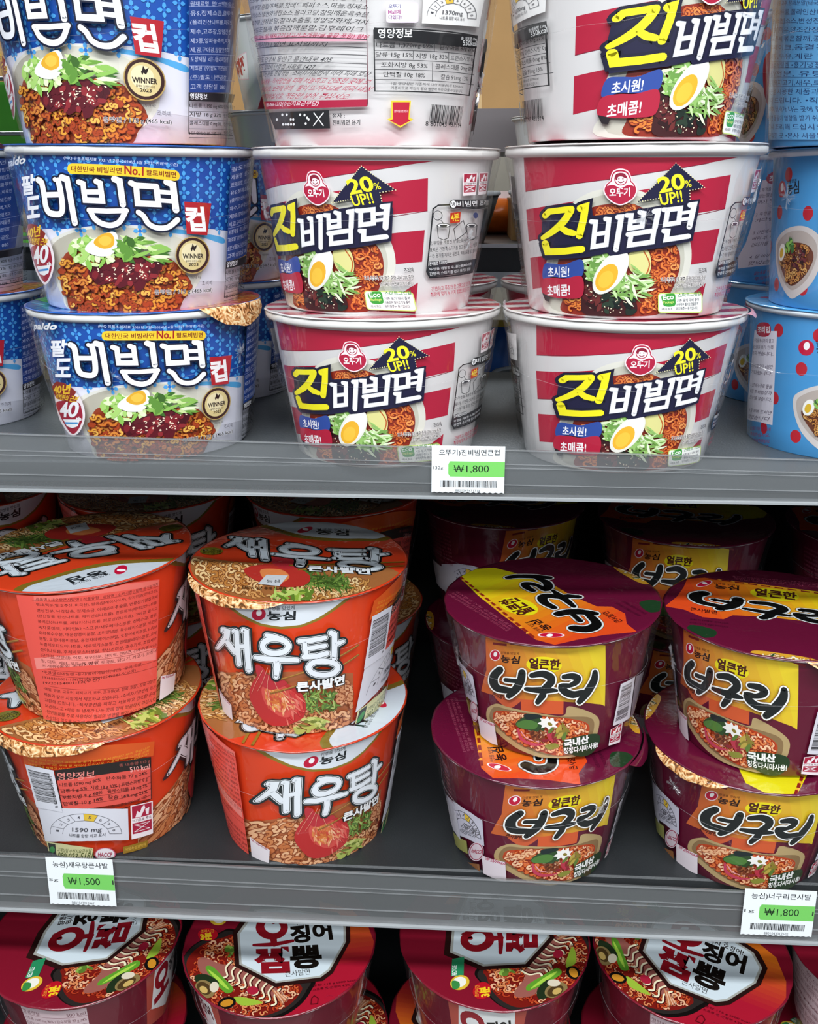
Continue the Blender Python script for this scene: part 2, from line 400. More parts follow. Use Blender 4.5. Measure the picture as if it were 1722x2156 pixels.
    def leaves(s, poly, n, ln, wd, cols, ang=None, spread=3.1):
        st = s.step; s.step = .000004
        for i in range(n):
            p = s.rndin(poly); a = s.rnd.uniform(0, 2*PI) if ang is None else math.radians(ang)+s.rnd.uniform(-spread, spread)
            l = ln*s.rnd.uniform(.6, 1.3); b = wd*s.rnd.uniform(.6, 1.3); c, q = math.cos(a), math.sin(a); bend = s.rnd.uniform(-.35, .35)*l
            pts = [(0, 0), (l*.3, b*.55+bend*.3), (l*.7, b*.5+bend*.8), (l, bend), (l*.7, -b*.4+bend*.7), (l*.3, -b*.5+bend*.3)]
            s.raw([s.mp((p[0]+(x-l/2)*c-y*q, p[1]+(x-l/2)*q+y*c)) for x, y in pts], s.rnd.choice(cols))
        s.step = st; s.off += st; return s
    def dots(s, poly, n, r0, col, asp=.5):
        st = s.step; s.step = .000003
        for i in range(n):
            p = s.rndin(poly); s.ell(p[0], p[1], r0*s.rnd.uniform(.7, 1.3), r0*asp, col, s.rnd.uniform(0, 180), 8)
        s.step = st; s.off += st; return s
    def grad(s, pts, c0, c1, p0, p1, n=14, smooth=False):
        """a printed colour ramp from p0 to p1: the outline cut into strips of stepped ink"""
        q = [s.mp(p) for p in (catmull(pts, True) if smooth else pts)]; A, B = s.mp(p0), s.mp(p1); d = (B[0]-A[0], B[1]-A[1]); L = d[0]**2+d[1]**2
        loops = [[Vector((p[0]*1000, p[1]*1000, 0)) for p in q]]; tr = [[q[i] for i in t] for t in tessellate_polygon(loops)]
        a = [int(c0[i:i+2], 16) for i in (0, 2, 4)]; b = [int(c1[i:i+2], 16) for i in (0, 2, 4)]
        for k in range(n):
            f = k/(n-1); mi = s.matid('%02X%02X%02X' % tuple(round(a[j]+(b[j]-a[j])*f) for j in range(3)))
            lo, hi = (k/n if k else -9), ((k+1)/n if k < n-1 else 9)
            for t in tr:
                t2 = hclip(t, d[0], d[1], d[0]*A[0]+d[1]*A[1]+hi*L)
                if len(t2) > 2: t2 = hclip(t2, -d[0], -d[1], -(d[0]*A[0]+d[1]*A[1]+lo*L))
                if len(t2) > 2: s.tri(t2, mi)
        s.off += s.step; return s
    def build(s):
        out = []; s.flush()
        for name, c in s.parts.items():
            if not c['f']: continue
            me = D.meshes.new(name); me.from_pydata(c['v'], [], c['f'])
            for m_ in c['mats']: me.materials.append(m_)
            me.polygons.foreach_set('material_index', c['m']); me.polygons.foreach_set('use_smooth', [True]*len(c['f'])); me.update()
            me.normals_split_custom_set_from_vertices(c['n'])
            out.append((name, me))
        return out
def aff(a, b):                                   # glyph box (x0,y0,x1,y1) -> top-left, top-right, bottom-left in the frame
    x0, y0, x1, y1 = a; tl, trr, bl = b
    return lambda p: tuple(tl[j]+(trr[j]-tl[j])*(p[0]-x0)/(x1-x0)+(bl[j]-tl[j])*(p[1]-y0)/(y1-y0) for j in (0, 1))
# ------------------------------------------------------------------ hand-drawn title letters (stroke points, width, closed, smooth) read off the wrappers
def sk(pts, w_, cl=False, sm=False): return (pts, w_, cl, sm)
G_BIBIM = [  # box 190..1225, 210..575
 sk([(212, 240), (240, 262), (255, 330), (268, 420), (290, 462), (330, 478), (380, 478), (400, 450), (398, 380), (385, 300), (372, 248)], 42, sm=True), sk([(262, 345), (385, 345)], 38), sk([(345, 240), (375, 252)], 30),
 sk([(400, 228), (440, 240), (458, 330), (478, 450), (495, 540)], 44), 
 sk([(528, 258), (560, 270), (566, 330), (574, 382), (700, 382), (692, 320), (684, 262), (655, 250)], 38), sk([(570, 326), (692, 322)], 34),
 sk([(785, 228), (822, 240), (832, 310), (844, 400)], 44), sk([(600, 450), (730, 452), (868, 440)], 34), sk([(612, 458), (640, 505), (690, 538), (760, 548), (820, 520), (860, 450)], 38, sm=True),
 sk([(900, 248), (935, 262), (946, 385), (1085, 378), (1072, 258)], 40), sk([(935, 262), (1072, 258)], 40), sk([(1090, 292), (1165, 290)], 30), sk([(1092, 350), (1172, 348)], 30),
 sk([(1140, 220), (1180, 232), (1190, 320), (1200, 405)], 44), sk([(950, 445), (985, 470), (1020, 520), (1080, 542), (1150, 528), (1210, 470)], 36, sm=True)]
G_JIN = [sk([(262, 480), (290, 450), (370, 440), (455, 428)], 46), sk([(450, 440), (400, 520), (330, 590), (245, 648)], [54, 54, 50, 34], sm=True), sk([(365, 560), (420, 600), (470, 612)], [40, 50, 44]),
 sk([(520, 425), (556, 414), (544, 500), (512, 630)], 54), sk([(262, 690), (280, 752), (400, 748), (530, 732)], 52)]
G_JBIB = [sk([(600, 525), (632, 528), (612, 715), (708, 698), (730, 508), (705, 505)], 32), sk([(622, 622), (718, 606)], 28), sk([(795, 492), (820, 490), (780, 735)], 36),
 sk([(860, 478), (892, 478), (880, 575), (972, 560), (985, 462), (955, 455)], 32), sk([(885, 528), (975, 515)], 24), sk([(1062, 448), (1090, 444), (1065, 570)], 36), sk([(868, 622), (892, 618), (878, 702), (1045, 678), (1058, 592), (892, 618)], 32),
 sk([(1130, 436), (1160, 436), (1142, 548), (1238, 532), (1252, 424), (1160, 436)], 32), sk([(1250, 462), (1330, 450)], 22), sk([(1244, 512), (1322, 500)], 22), sk([(1322, 400), (1354, 396), (1316, 565)], 36), sk([(1130, 595), (1158, 596), (1146, 660), (1310, 634)], 34)]
G_SAEU = [sk([(232, 178), (268, 190), (262, 245), (190, 335)], [40, 52, 50, 26]), sk([(255, 262), (290, 310), (335, 375)], [34, 44, 34]), sk([(322, 185), (345, 195), (352, 330), (368, 470)], 40), sk([(400, 180), (424, 190), (432, 360), (448, 520)], 44), sk([(350, 318), (430, 312)], 38),
 sk([(590, 218), (640, 228), (690, 238)], [30, 40, 30]), sk([(560, 315), (580, 270), (650, 248), (730, 262), (770, 305), (745, 355), (665, 375), (590, 360)], 46, True, True), sk([(500, 408), (600, 424), (740, 428), (850, 432)], [34, 46, 44, 30]), sk([(672, 440), (680, 500), (672, 572)], [50, 50, 44]),
 sk([(862, 268), (960, 262), (1075, 240)], [36, 42, 36]), sk([(905, 275), (912, 340), (920, 402)], 40), sk([(905, 335), (1075, 308)], 36), sk([(900, 405), (1000, 400), (1090, 374)], 42), sk([(1125, 200), (1152, 215), (1152, 310), (1148, 415)], 46), sk([(1160, 300), (1225, 272)], [42, 28]),
 sk([(940, 500), (975, 455), (1060, 440), (1150, 462), (1180, 500), (1140, 548), (1060, 562), (975, 545)], 44, True, True)]
G_NEO = [sk([(470, 240), (425, 290), (420, 350), (450, 395), (520, 412), (590, 418)], [52, 58, 58, 50, 46, 30], sm=True), sk([(520, 325), (610, 335)], 30), sk([(658, 262), (648, 330), (610, 400), (548, 462)], [50, 56, 56, 40], sm=True),
 sk([(740, 285), (830, 272), (895, 300), (900, 345), (850, 395)], [36, 48, 56, 54, 44], sm=True), sk([(690, 402), (770, 410), (850, 412), (950, 415)], [26, 40, 48, 20], sm=True), sk([(845, 400), (830, 460), (790, 515)], [46, 48, 36]),
 sk([(1010, 298), (1080, 292), (1125, 310), (1110, 345), (1060, 372)], [34, 44, 48, 40, 30], sm=True), sk([(1060, 372), (990, 382), (1020, 425), (1090, 450), (1165, 430)], [30, 44, 52, 50, 36], sm=True), sk([(1272, 258), (1262, 330), (1205, 430), (1140, 512)], [36, 50, 54, 38], sm=True)]

G_NEO = [([p for p in a], [q*1.25 for q in b] if isinstance(b, list) else b*1.25, c, d) for a, b, c, d in G_NEO]
def maker_dot(A, x, y, rx, ry, ringed=False):
    if ringed: A.ell(x, y, rx*1.16, ry*1.16, 'F2DDE0', -15)
    A.ell(x, y, rx, ry, 'BE1238', -15); A.ell(x+rx*.05, y-ry*.22, rx*.38, ry*.52, 'F6F2F2', 10)
def gauge(A, q, val, hot, bg='DADAE2', ink='4A4A50'):
    A.poly(list(q), bg); P = lambda u, v: A.quad_at(q, u, v)
    cx, cy = .5, .78
    for i in range(8):
        a0, a1 = PI-PI*i/8, PI-PI*(i+1)/8
        R_ = lambda a, r: P(cx+math.cos(a)*r*.42, cy-math.sin(a)*r*.62)
        if i == hot-1: A.poly([R_(a0, 1), R_((a0+a1)/2, 1), R_(a1, 1), R_(a1, .66), R_(a0, .66)], 'E3BC3A')
        A.stroke([R_(a0, 1), R_((a0+a1)/2, 1.0), R_(a1, 1)], 3, ink, cap=False); A.stroke([R_(a0, .66), R_(a1, .66)], 3, ink, cap=False); A.stroke([R_(a1, .66), R_(a1, 1)], 3, ink, cap=False)
        am = (a0+a1)/2; A.text(str(i+1), R_(am+.05, .76), R_(am-.05, .76), A.fr[2]*5.5, ink, .01)
    A.text(val, P(.34, .74), P(.68, .74), math.dist(P(0, 0), P(0, 1))*.15, ink, .012)
    A.text('나트륨 함량 비교 표시', P(.3, .86), P(.72, .86), math.dist(P(0, 0), P(0, 1))*.1, ink, .004)
def hot_icons(A, q):
    A.poly(list(q), 'F2E6E8'); P = lambda u, v: A.quad_at(q, u, v)
    A.poly([P(.06, .03), P(.94, .03), P(.94, .40), P(.06, .40)], 'A81E3C'); A.poly([P(.06, .54), P(.94, .54), P(.94, .86), P(.06, .86)], 'A81E3C')
    A.poly([P(.2, .38), P(.3, .2), P(.42, .27), P(.5, .12), P(.62, .06), P(.66, .16), P(.5, .34), P(.46, .4)], 'F2E6E8'); A.poly([P(.66, .2), P(.84, .16), P(.8, .38), P(.7, .36)], 'F2E6E8')
    for a, b in (((.15, .6), (.85, .8)), ((.15, .8), (.85, .6)), ((.15, .6), (.85, .6)), ((.15, .8), (.85, .8))): A.stroke([P(*a), P(*b)], 4, 'F2E6E8')
    A.text('뜨거운물 주의', P(.08, .51), P(.92, .51), math.dist(P(0, 0), P(0, 1))*.08, '5A1A28', .004)
def rrect(x0, y0, x1, y1, r):
    o = []
    for cx, cy, a in ((x1-r, y0+r, -90), (x1-r, y1-r, 0), (x0+r, y1-r, 90), (x0+r, y0+r, 180)):
        o += [(cx+r*math.cos(math.radians(a+t)), cy+r*math.sin(math.radians(a+t))) for t in (0, 30, 60, 90)]
    return o

# ================================================================== blue bowl
def art_blue():
    A = Art('side', 'P'); h = hP; U = A.rm*PI
    phi = {'P1u': 0}
    T = lambda n, p, rp: phi.__setitem__(n, turn(n, p, 'P1u', rp))
    T('P1l', (449, 853), (400, 540)); T('P1t', (302, 180), (400, 540)); T('Pbu', (549, 530), (400, 540))
    tl = side_sv('P1t', 390, 200)[0]-phi['P1t']
    phi['P0l'] = side_sv('P0l', 40, 830)[0]-tl; phi['Pbl'] = side_sv('Pbl', 563, 780)[0]-tl
    phi['P0u'] = side_sv('P0u', 15, 548)[0]-(side_sv('P1t', 465, 222)[0]-phi['P1t'])
    fr = lambda: A.on('P1u', 0, 300, 3.075)
    A.part('blue_pattern_print').on(None, 0, 0, 1)
    vb = .043
    A.raw([(-U, vb)]+[(-U+2*U*i/60, vb+.0012*math.sin(i*.7)) for i in range(1, 60)]+[(U, vb), (U, h), (-U, h)], '1B4FA6')
    st = A.step; A.step = .0000002; off = A.off
    sp = U*2/48
    for i in range(48):
        for j in range(7):
            x, y = -U+(i+.5)*sp, vb+.0035+j*.0082+(.0041 if i % 2 else 0)
            for k in range(4):
                a = PI/2*k+PI/2; c, q = math.cos(a), math.sin(a); pt = [(.0007, 0), (.0018, .0011), (.0030, .0009), (.0038, 0), (.0030, -.0009), (.0018, -.0011)]
                A.raw([(x+u*c-v*q, y+u*q+v*c) for u, v in pt], '4FA3E6'); 
            A.off += .00001; A.ell(x, y, .0010, .0010, '2A6CC4', n=8); A.off -= .00001
    A.step = st; A.off = off+.00003
    A.part('wave_print'); fr()
    A.poly([(200, 560), (420, 560), (700, 530), (1000, 540), (1180, 543), (1440, 568), (1600, 600), (1700, 640), (1700, 900), (100, 900), (100, 640)], 'E4E4F0')
    A.poly([(1030, 565), (1150, 562), (1300, 585), (1440, 615), (1440, 655), (1300, 612), (1150, 590), (1060, 585)], '58AEE6', True)
    # bowl of noodles
    A.part('bowl_picture')
    A.poly([(325, 640), (420, 583), (560, 550), (780, 538), (1000, 556), (1200, 620), (1290, 690), (1312, 800), (1290, 900), (1200, 1010), (1080, 1100), (500, 1092), (400, 980), (345, 850), (318, 740)], 'E2E0D6', True)
    A.grad([(345, 660), (430, 600), (560, 565), (780, 550), (1000, 568), (1180, 628), (1270, 700), (1290, 800), (1262, 900), (1180, 1010), (1080, 1100), (500, 1092), (420, 980), (365, 850), (338, 740)], 'B9B4A4', 'D8D5C8', (400, 560), (1200, 620), 8, True)
    nd = [(400, 770), (470, 700), (700, 740), (1060, 740), (1180, 830), (1240, 920), (1190, 1015), (1080, 1110), (520, 1105), (430, 1000), (392, 900)]
    A.poly(nd, '9A3E22', True); A.noodles(nd, 380, 54, 13, ['E09A34', 'CF742A', 'EAB352', 'C05A22', 'D98638', 'A8401C'], '84321A')
    A.poly([(590, 850), (600, 800), (700, 765), (820, 748), (960, 745), (1050, 760), (1020, 850), (960, 870), (930, 940), (880, 960), (860, 910), (780, 940), (740, 900), (660, 920), (620, 890)], '5C1420', True)
    A.leaves([(600, 800), (1030, 760), (1000, 860), (880, 920), (640, 890)], 46, 60, 34, ['7C2028', '48101A', '8E2A30', '5A1620']); A.dots([(600, 800), (1030, 770), (960, 880), (640, 890)], 42, 8, 'F0D8C0')
    A.leaves([(470, 700), (520, 620), (640, 600), (720, 640), (740, 770), (620, 800), (520, 790)], 60, 70, 34, ['CFE4A0', 'A8D070', 'E4F0C4', '88BC50'])
    A.poly([(568, 690), (600, 640), (680, 590), (740, 575), (768, 600), (770, 660), (740, 715), (690, 735), (620, 725)], 'F2F2EC', True); A.poly([(622, 640), (660, 598), (720, 582), (748, 620), (740, 668), (690, 685), (640, 668)], 'E0A82C', True); A.poly([(650, 630), (690, 600), (730, 620), (720, 655), (680, 665)], 'EDBE48', True)
    A.leaves([(790, 640), (880, 620), (1060, 690), (1060, 760), (900, 740), (780, 720)], 42, 110, 26, ['CDE49C', '6A9A3C', '3E6A28', 'E6F2C8', '8CBC58'], 15, .5); A.leaves([(760, 640), (880, 640), (880, 760), (760, 740)], 14, 80, 44, ['5E8E38', '3C6426', '7EB04A'])
    A.part('product_title'); A.on('P1l', 100, 660, 3.743, phi['P1l'])
    A.title(G_BIBIM, 'F4F4FA', [('10142C', 13)])
    A.text('팔도', (75, 520), (235, 520), 0.01, 'F4F4FA') if False else None
    for t, y0_, y1_, x_ in (('팔', 205, 330, 70), ('도', 355, 490, 105)): A.text(t, (x_, y1_), (x_+105, y1_), y1_-y0_, 'F4F4FA', .035, ('16306E', .06))
    A.part('title_tags')
    A.poly(rrect(445, 132, 1225, 205, 34), 'EFC62E'); A.text('대한민국 비빔라면', (475, 188), (835, 188), 40, '7A2A14', .02); A.text('No.1', (858, 190), (985, 190), 58, 'A01C1C', .03); A.text('팔도비빔면', (1005, 185), (1200, 183), 38, '7A2A14', .02)
    A.text('(NIQ 유통소매지표 2021년 7월~2024년 6월 3개년 판매액 기준)', (420, 108), (1210, 108), 28, 'C8D4EE', .0)
    A.text('paldo', (-60, 132), (95, 136), 62, 'F0F0F4', .03, ('50607A', .07))
    A.poly([(1252, 340), (1420, 325), (1395, 550), (1268, 560)], 'B0202C'); A.text('컵', (1280, 535), (1385, 520), 160, 'F6F2F2', .035)
    A.part('award_medal'); A.on('P1u', 0, 300, 3.075)
    A.ell(1228, 727, 106, 120, 'B89A5A'); A.ell(1228, 727, 100, 113, '3A1E1C'); A.ell(1228, 727, 84, 95, 'D8C48A'); A.ell(1220, 715, 60, 66, 'E8DAB0')
    A.poly([(1228, 650), (1238, 672), (1256, 658), (1248, 684), (1240, 700), (1228, 690), (1222, 704), (1215, 686), (1222, 674)], '241816'); A.text('WINNER', (1168, 748), (1292, 748), 30, '241816', .03); A.text('올해의 브랜드 대상', (1185, 772), (1280, 772), 14, '4A3A2A'); A.text('2023', (1205, 797), (1262, 797), 20, '241816', .02)
    A.text('비빔라면 부문', (1215, 880), (1280, 878), 16, '504A50'); A.text('조리예', (1284, 922), (1348, 920), 30, '504A58', .0); A.text('유탕면 / 115 g (465 kcal)', (995, 985), (1348, 968), 36, '1C1C28', .012, ('E8E4E4', .05))
    A.part('anniversary_badge'); A.on('P1l', 100, 660, 3.743, phi['P1l'])
    A.poly([(100, 600), (180, 560), (280, 640), (322, 740), (325, 830), (290, 920), (235, 955), (180, 900), (130, 800)], 'F0E4E6', True); A.poly([(118, 690), (270, 690), (305, 760), (308, 830), (280, 905), (238, 940), (190, 890), (140, 790)], 'A02238', True)
    A.poly([(80, 570), (110, 530), (150, 535), (180, 545), (230, 580), (262, 610), (245, 640), (270, 650), (262, 700), (190, 690), (110, 660), (95, 620)], '8A2A22'); A.text('40년', (95, 625), (210, 622), 70, 'F0C030', .03); A.text('비빔면의 근본', (110, 665), (265, 690), 44, 'F0C030', .02)
    A.text('40', (145, 805), (265, 805), 110, 'F4F4F6', .03); A.text('th', (262, 835), (300, 835), 30, 'F4F4F6', .02); A.poly([(165, 825), (292, 825), (275, 880), (235, 895), (195, 880)], 'F4F4F6'); A.stroke([(185, 855), (270, 855)], 14, '3A8ED0')
    # ingredients and nutrition
    A.part('nutrition_table'); A.on('P1t', 0, 0, 3.075, phi['P1t'])
    q = [(1195, -130), (1560, -130), (1450, 600), (1200, 600)]; A.poly(q, '1D3F86')
    A.lines(['팔도비빔면 컵', '제품명  팔도비빔면컵', '원재료명  면/ 소맥분(밀:호', '유S,정제소금,글루텐', '(폴리인산나트륨,피로인', '제수,고추장,양념간장', '제3종,양파농축액,겨자', '제,김,구아검,참깔맛조미', '포장재질  리드/폴리에틸렌', '제조원  (주)팔도 이천공장', '      (주)팔도 나주공장', '고객 상담실  080'], [(1205, -120), (1490, -120), (1420, 590), (1208, 590)], 'C4CCE8', .0, .6)
    for y in (45, 355, 430, 520): A.stroke([(1198, y), (1480, y+6)], 3, '9AA8D8', cap=False)
    A.poly([(1198, 600), (1480, 612), (1470, 665), (1198, 655)], '15151C'); A.text('영양정보', (1205, 645), (1310, 648), 40, 'F0F0F4', .02)
    for i, t in enumerate(('나트륨 1,190 mg 60%', '지방 18 g 33%', '콜레스테롤 0 mg 0%', '1일 영양성분 기준치에')):
        y = 705+i*56; A.text(t, (1202, y), (1395 if i else 1405, y+5), 34 if i < 3 else 22, '1C1C24', .012); A.text('탄수화물 79 g', (1412, y+5), (1520, y+9), 30, '1C1C24', .005); A.stroke([(1198, y+18), (1500, y+28)], 3, '3A3A44', cap=False)
    A.stroke([(1198, 600), (1198, 868)], 5, '15151C', cap=False); A.stroke([(1198, 866), (1500, 880)], 6, '15151C', cap=False)
    L = Art('lid', 'P', gloss=.18); L.part('lid_print').on(None, 0, 0, 1); R_ = .0735
    L.raw([(R_*math.cos(a*PI/24), R_*math.sin(a*PI/24)) for a in range(48)], '2A62B8')
    st = L.step; L.step = 0
    for i in range(-9, 10):
        for j in range(-9, 10):
            x, y = i*.008+(.004 if j % 2 else 0), j*.0075
            if x*x+y*y > .0695**2: continue
            L.off += .00003; L.poly([(x-.003, y), (x, y+.003), (x+.003, y), (x, y-.003)], '6FB8EE'); L.off -= .00003
    L.step = st; L.off += .00006
    L.poly([(.0, -.09), (.09, -.09), (.09, .05), (.05, .03), (.03, -.02)], 'C8506A'); L.noodles([(.035, -.06), (.07, -.04), (.075, .0), (.06, .03), (.04, .0)], 60, .012, .0022, ['E08A3A', 'D0662C', 'E8B060'], '8A2818')
    L.poly([(-.09, .03), (-.05, .06), (-.03, .03), (-.06, -.01)], '4A9A70')
    return A, L, phi

# ================================================================== white bowl with red stripes
def art_stripe():
    A = Art('side', 'J'); phi = {'J2u': 0}
    T = lambda n, p, rp: phi.__setitem__(n, turn(n, p, 'J2u', rp))
    T('J1u', (668, 390), (1307, 392)); T('J1l', (743, 740), (1307, 392)); T('J2l', (1349, 750), (1307, 392)); T('J2t', (1388, 112), (1222, 498))
    tb = side_sv('J2t', 1171, 154)[0]-phi['J2t']; phi['J1t'] = side_sv('J1t', 984, 200)[0]-tb
    phi['Jb1'] = .6; phi['Jb2'] = -.7
    fr = lambda: A.on('J2u', 1080, 320, 3.5875)
    red = 'AC1C38'
    A.part('stripe_print'); fr()
    A.poly([(80, 40), (1700, 40), (1480, 82), (1250, 122), (95, 300)], red); A.poly([(100, 435), (1645, 172), (1600, 428), (120, 672)], red)
    A.poly([(130, 800), (1560, 578), (1505, 826), (150, 1035)], red); A.poly([(1150, 1225), (1455, 990), (1400, 1235)], red)
    A.stroke([(95, 300), (700, 210), (1480, 84)], 5, '7A1830', cap=False); A.stroke([(120, 672), (1600, 428)], 5, '7A1830', cap=False)
    A.part('bowl_picture')
    A.poly([(305, 1215), (262, 1020), (252, 840), (330, 620), (430, 410), (560, 315), (700, 278), (850, 278), (1000, 308), (1150, 395), (1280, 555), (1340, 690), (1342, 850), (1290, 1000), (1200, 1215)], 'D9D6CA', True)
    A.poly([(345, 1205), (300, 1000), (300, 840), (370, 640), (470, 440), (580, 360), (710, 320), (850, 320), (980, 345), (1120, 430), (1230, 570), (1285, 700), (1290, 850), (1240, 1000), (1150, 1215)], 'C2BFB0', True)
    nd = [(340, 830), (420, 600), (560, 440), (700, 395), (860, 385), (990, 430), (1130, 560), (1230, 700), (1262, 800), (1245, 930), (1180, 1080), (1080, 1230), (420, 1222), (372, 1100), (335, 960)]
    A.poly(nd, '8C2C1C', True)
    A.noodles([(600, 490), (640, 420), (760, 390), (900, 390), (1020, 450), (900, 500)], 34, 84, 13, ['D87438', 'C95F2C', 'E68E4C'], '7A2014'); A.noodles([(1040, 750), (1150, 680), (1240, 720), (1250, 880), (1180, 1060), (1070, 1225), (920, 1230), (1040, 1000)], 70, 92, 14, ['E07A38', 'D0662C', 'EC9A54'], '8A2818')
    A.noodles([(345, 830), (520, 800), (540, 1100), (560, 1225), (420, 1220), (360, 1050)], 36, 74, 13, ['DC7C34', 'CC6228', 'E89848'], '7A2014')
    A.poly([(880, 760), (1010, 740), (1040, 850), (1010, 940), (940, 930), (880, 880)], 'DBD58C', True); A.stroke([(985, 748), (1028, 840), (1005, 925)], 10, 'B85A28', smooth=True)
    A.poly([(520, 830), (600, 900), (720, 1060), (900, 1060), (930, 1130), (900, 1225), (560, 1228), (520, 1100)], '3C1618', True); A.leaves([(540, 950), (620, 1020), (700, 1100), (620, 1210), (540, 1100)], 30, 70, 30, ['581C20', '2C1012', '6A2A28'])
    A.leaves([(700, 1070), (900, 1070), (910, 1215), (700, 1215)], 30, 70, 34, ['1E2A22', '2A3A2C', '141C1A']); A.dots([(530, 980), (640, 1010), (900, 1120), (880, 1215), (560, 1215)], 34, 7, 'E8D8B8')
    A.leaves([(548, 850), (580, 780), (740, 760), (760, 820), (640, 1020), (580, 960)], 64, 100, 26, ['B4D48C', '8CB860', 'DAEBBE', '6C9A48'], 45, 1.2); A.leaves([(820, 900), (900, 880), (1030, 960), (1015, 1060), (880, 1120), (760, 1070)], 66, 120, 20, ['C4DEA0', '94BE68', 'E2F0CC', '74A04C'], 20, 1)
    A.ell(742, 907, 190, 96, 'E6E4DA', -55); A.ell(746, 900, 172, 80, 'F2F0EA', -55); A.ell(712, 945, 112, 70, 'EBB02E', -58); A.ell(705, 960, 70, 48, 'F2C040', -58)
    A.part('claim_banners'); A.poly([(255, 848), (320, 842), (400, 848), (530, 812), (530, 936), (400, 950), (320, 940), (246, 955)], '2E4A98', True); A.poly([(245, 962), (320, 948), (400, 955), (530, 940), (530, 1088), (400, 1104), (300, 1090), (240, 1062)], 'B01E3A', True)
    A.poly([(240, 1062), (296, 1090), (290, 1130), (262, 1120)], '241C20'); A.text('초시원!', (285, 945), (436, 940), 76, 'F4F2F4', .02); A.text('초매콤!', (280, 1090), (442, 1080), 84, 'F4F2F4', .02)
    A.part('rise_arrow'); nv = '1C1A38'; ar = [(1220, 84), (1430, 268), (1322, 290), (1325, 400), (1110, 420), (1112, 346), (938, 378)]; A.poly(ar, nv)
    for (a, b) in zip(ar[:3]+ar[5:], ar[1:3]+[ar[3]]+ar[6:]+[ar[0]]):
        n = max(2, int(math.dist(a, b)/19))
        for i in range(n): A.off -= A.step*.9; A.ell(a[0]+(b[0]-a[0])*i/n, a[1]+(b[1]-a[1])*i/n, 4.6, 4.6, 'E8E0B0', n=6)
    A.text('20', (1105, 308), (1285, 272), 112, 'EFE62A', .03); A.text('%', (1292, 268), (1336, 262), 52, 'EFE62A', .01); A.text('UP!!', (1112, 402), (1270, 372), 84, 'EFE62A', .02)
    A.part('product_title')
    A.poly([(248, 430), (600, 380), (612, 480), (760, 465), (1100, 405), (1385, 372), (1390, 420), (1340, 668), (1140, 715), (900, 752), (790, 775), (735, 782), (720, 760), (560, 795), (262, 815), (228, 700)], nv)
    A.title(G_JIN, 'EFE41E', [('17162E', 22)]); A.title(G_JBIB, 'F2F2F4', [('17162E', 16), ('AFAFBA', 3)])
    A.part('maker_emblem'); A.off += .00002
    def tre(k): return [(815+(x-815)*k, 262+(y-262)*k) for x, y in ((815, 126), (868, 142), (894, 190), (898, 215), (925, 245), (936, 300), (900, 362), (815, 402), (735, 368), (690, 300), (704, 245), (736, 215), (740, 190), (762, 142))]
    A.poly(tre(1), 'F2DADF', True); A.poly(tre(.93), 'B01E3E', True); A.poly(tre(.84), 'F2E2E6', True); A.poly([(712, 262), (760, 248), (815, 272), (870, 248), (915, 262), (922, 300), (890, 350), (815, 382), (745, 352), (708, 300)], 'B01E3E', True)
    A.ell(817, 205, 54, 54, 'F2E2E6'); A.ell(817, 205, 48, 48, 'B01E3E', ring=7); A.poly([(778, 205), (776, 176), (800, 160), (840, 162), (858, 190), (848, 196), (820, 184), (796, 190), (790, 212)], '8A1C34', True); A.ell(803, 202, 5, 5, '8A1C34'); A.ell(832, 202, 5, 5, '8A1C34'); A.stroke([(798, 222), (817, 232), (838, 220)], 6, '8A1C34', smooth=True)
    A.text('오뚜기', (735, 336), (882, 332), 62, 'F6EEF0', .03)
    A.part('eco_mark'); A.poly(rrect(1085, 1062, 1408, 1212, 22), 'C8DC7A'); A.poly(rrect(1092, 1069, 1401, 1205, 18), 'F4F4EE'); A.poly([(1115, 1080), (1200, 1066), (1212, 1110), (1205, 1158), (1135, 1162), (1118, 1130)], '3E9A3A', True)
    A.text('Eco', (1122, 1115), (1200, 1108), 38, 'F4F8F0', .02); A.text('Package', (1126, 1148), (1202, 1142), 24, 'D8E87A', .015); A.text('*자사 최초', (1112, 1195), (1190, 1190), 20, '2C2C30'); A.text('스마트그린컵', (1232, 1096), (1395, 1080), 32, '3A8A44', .015)
    A.lines(['기존 용기 대비 줄여', '사용량은 줄이고 맛을 좋게', '유지해주는 용기입니다.'], [(1225, 1108), (1385, 1095), (1372, 1190), (1215, 1196)], '34304A', .008, .8)
    A.text('조리예', (1386, 915), (1440, 908), 38, '2C2428', .012); A.text('자사 쿡쿡쿡 3종 평균 중량 대비 20% 증량', (1105, 982), (1428, 962), 36, '241E22', .012, ('EDE6E2', .07)); A.text('(스파게티,라면볶이,치즈볶이)', (1208, 1028), (1420, 1012), 34, '241E22', .01, ('EDE6E2', .07))
    # right side: how to cook, on the middle bowl
    A.part('cooking_guide'); A.on('J1u', 500, 300, 2.87, phi['J1u'])
    A.stroke([(1290, 375), (1200, 378), (1170, 400), (1155, 560), (1132, 780), (1150, 815), (1400, 782)], 8, '1C1C20'); A.poly(rrect(1264, 345, 1520, 402, 26), '1C1C20')
    A.ell(1288, 372, 18, 22, 'F0F0F0'); A.text('냉', (1278, 384), (1298, 384), 24, '1C1C20', .02); A.text('비빔면 조리방법', (1310, 388), (1500, 376), 34, 'F0F0F0', .012)
    A.poly([(1270, 425), (1332, 417), (1326, 482), (1268, 488)], 'B8341E'); A.text('4분', (1276, 478), (1324, 472), 46, 'F2D23A', .02)
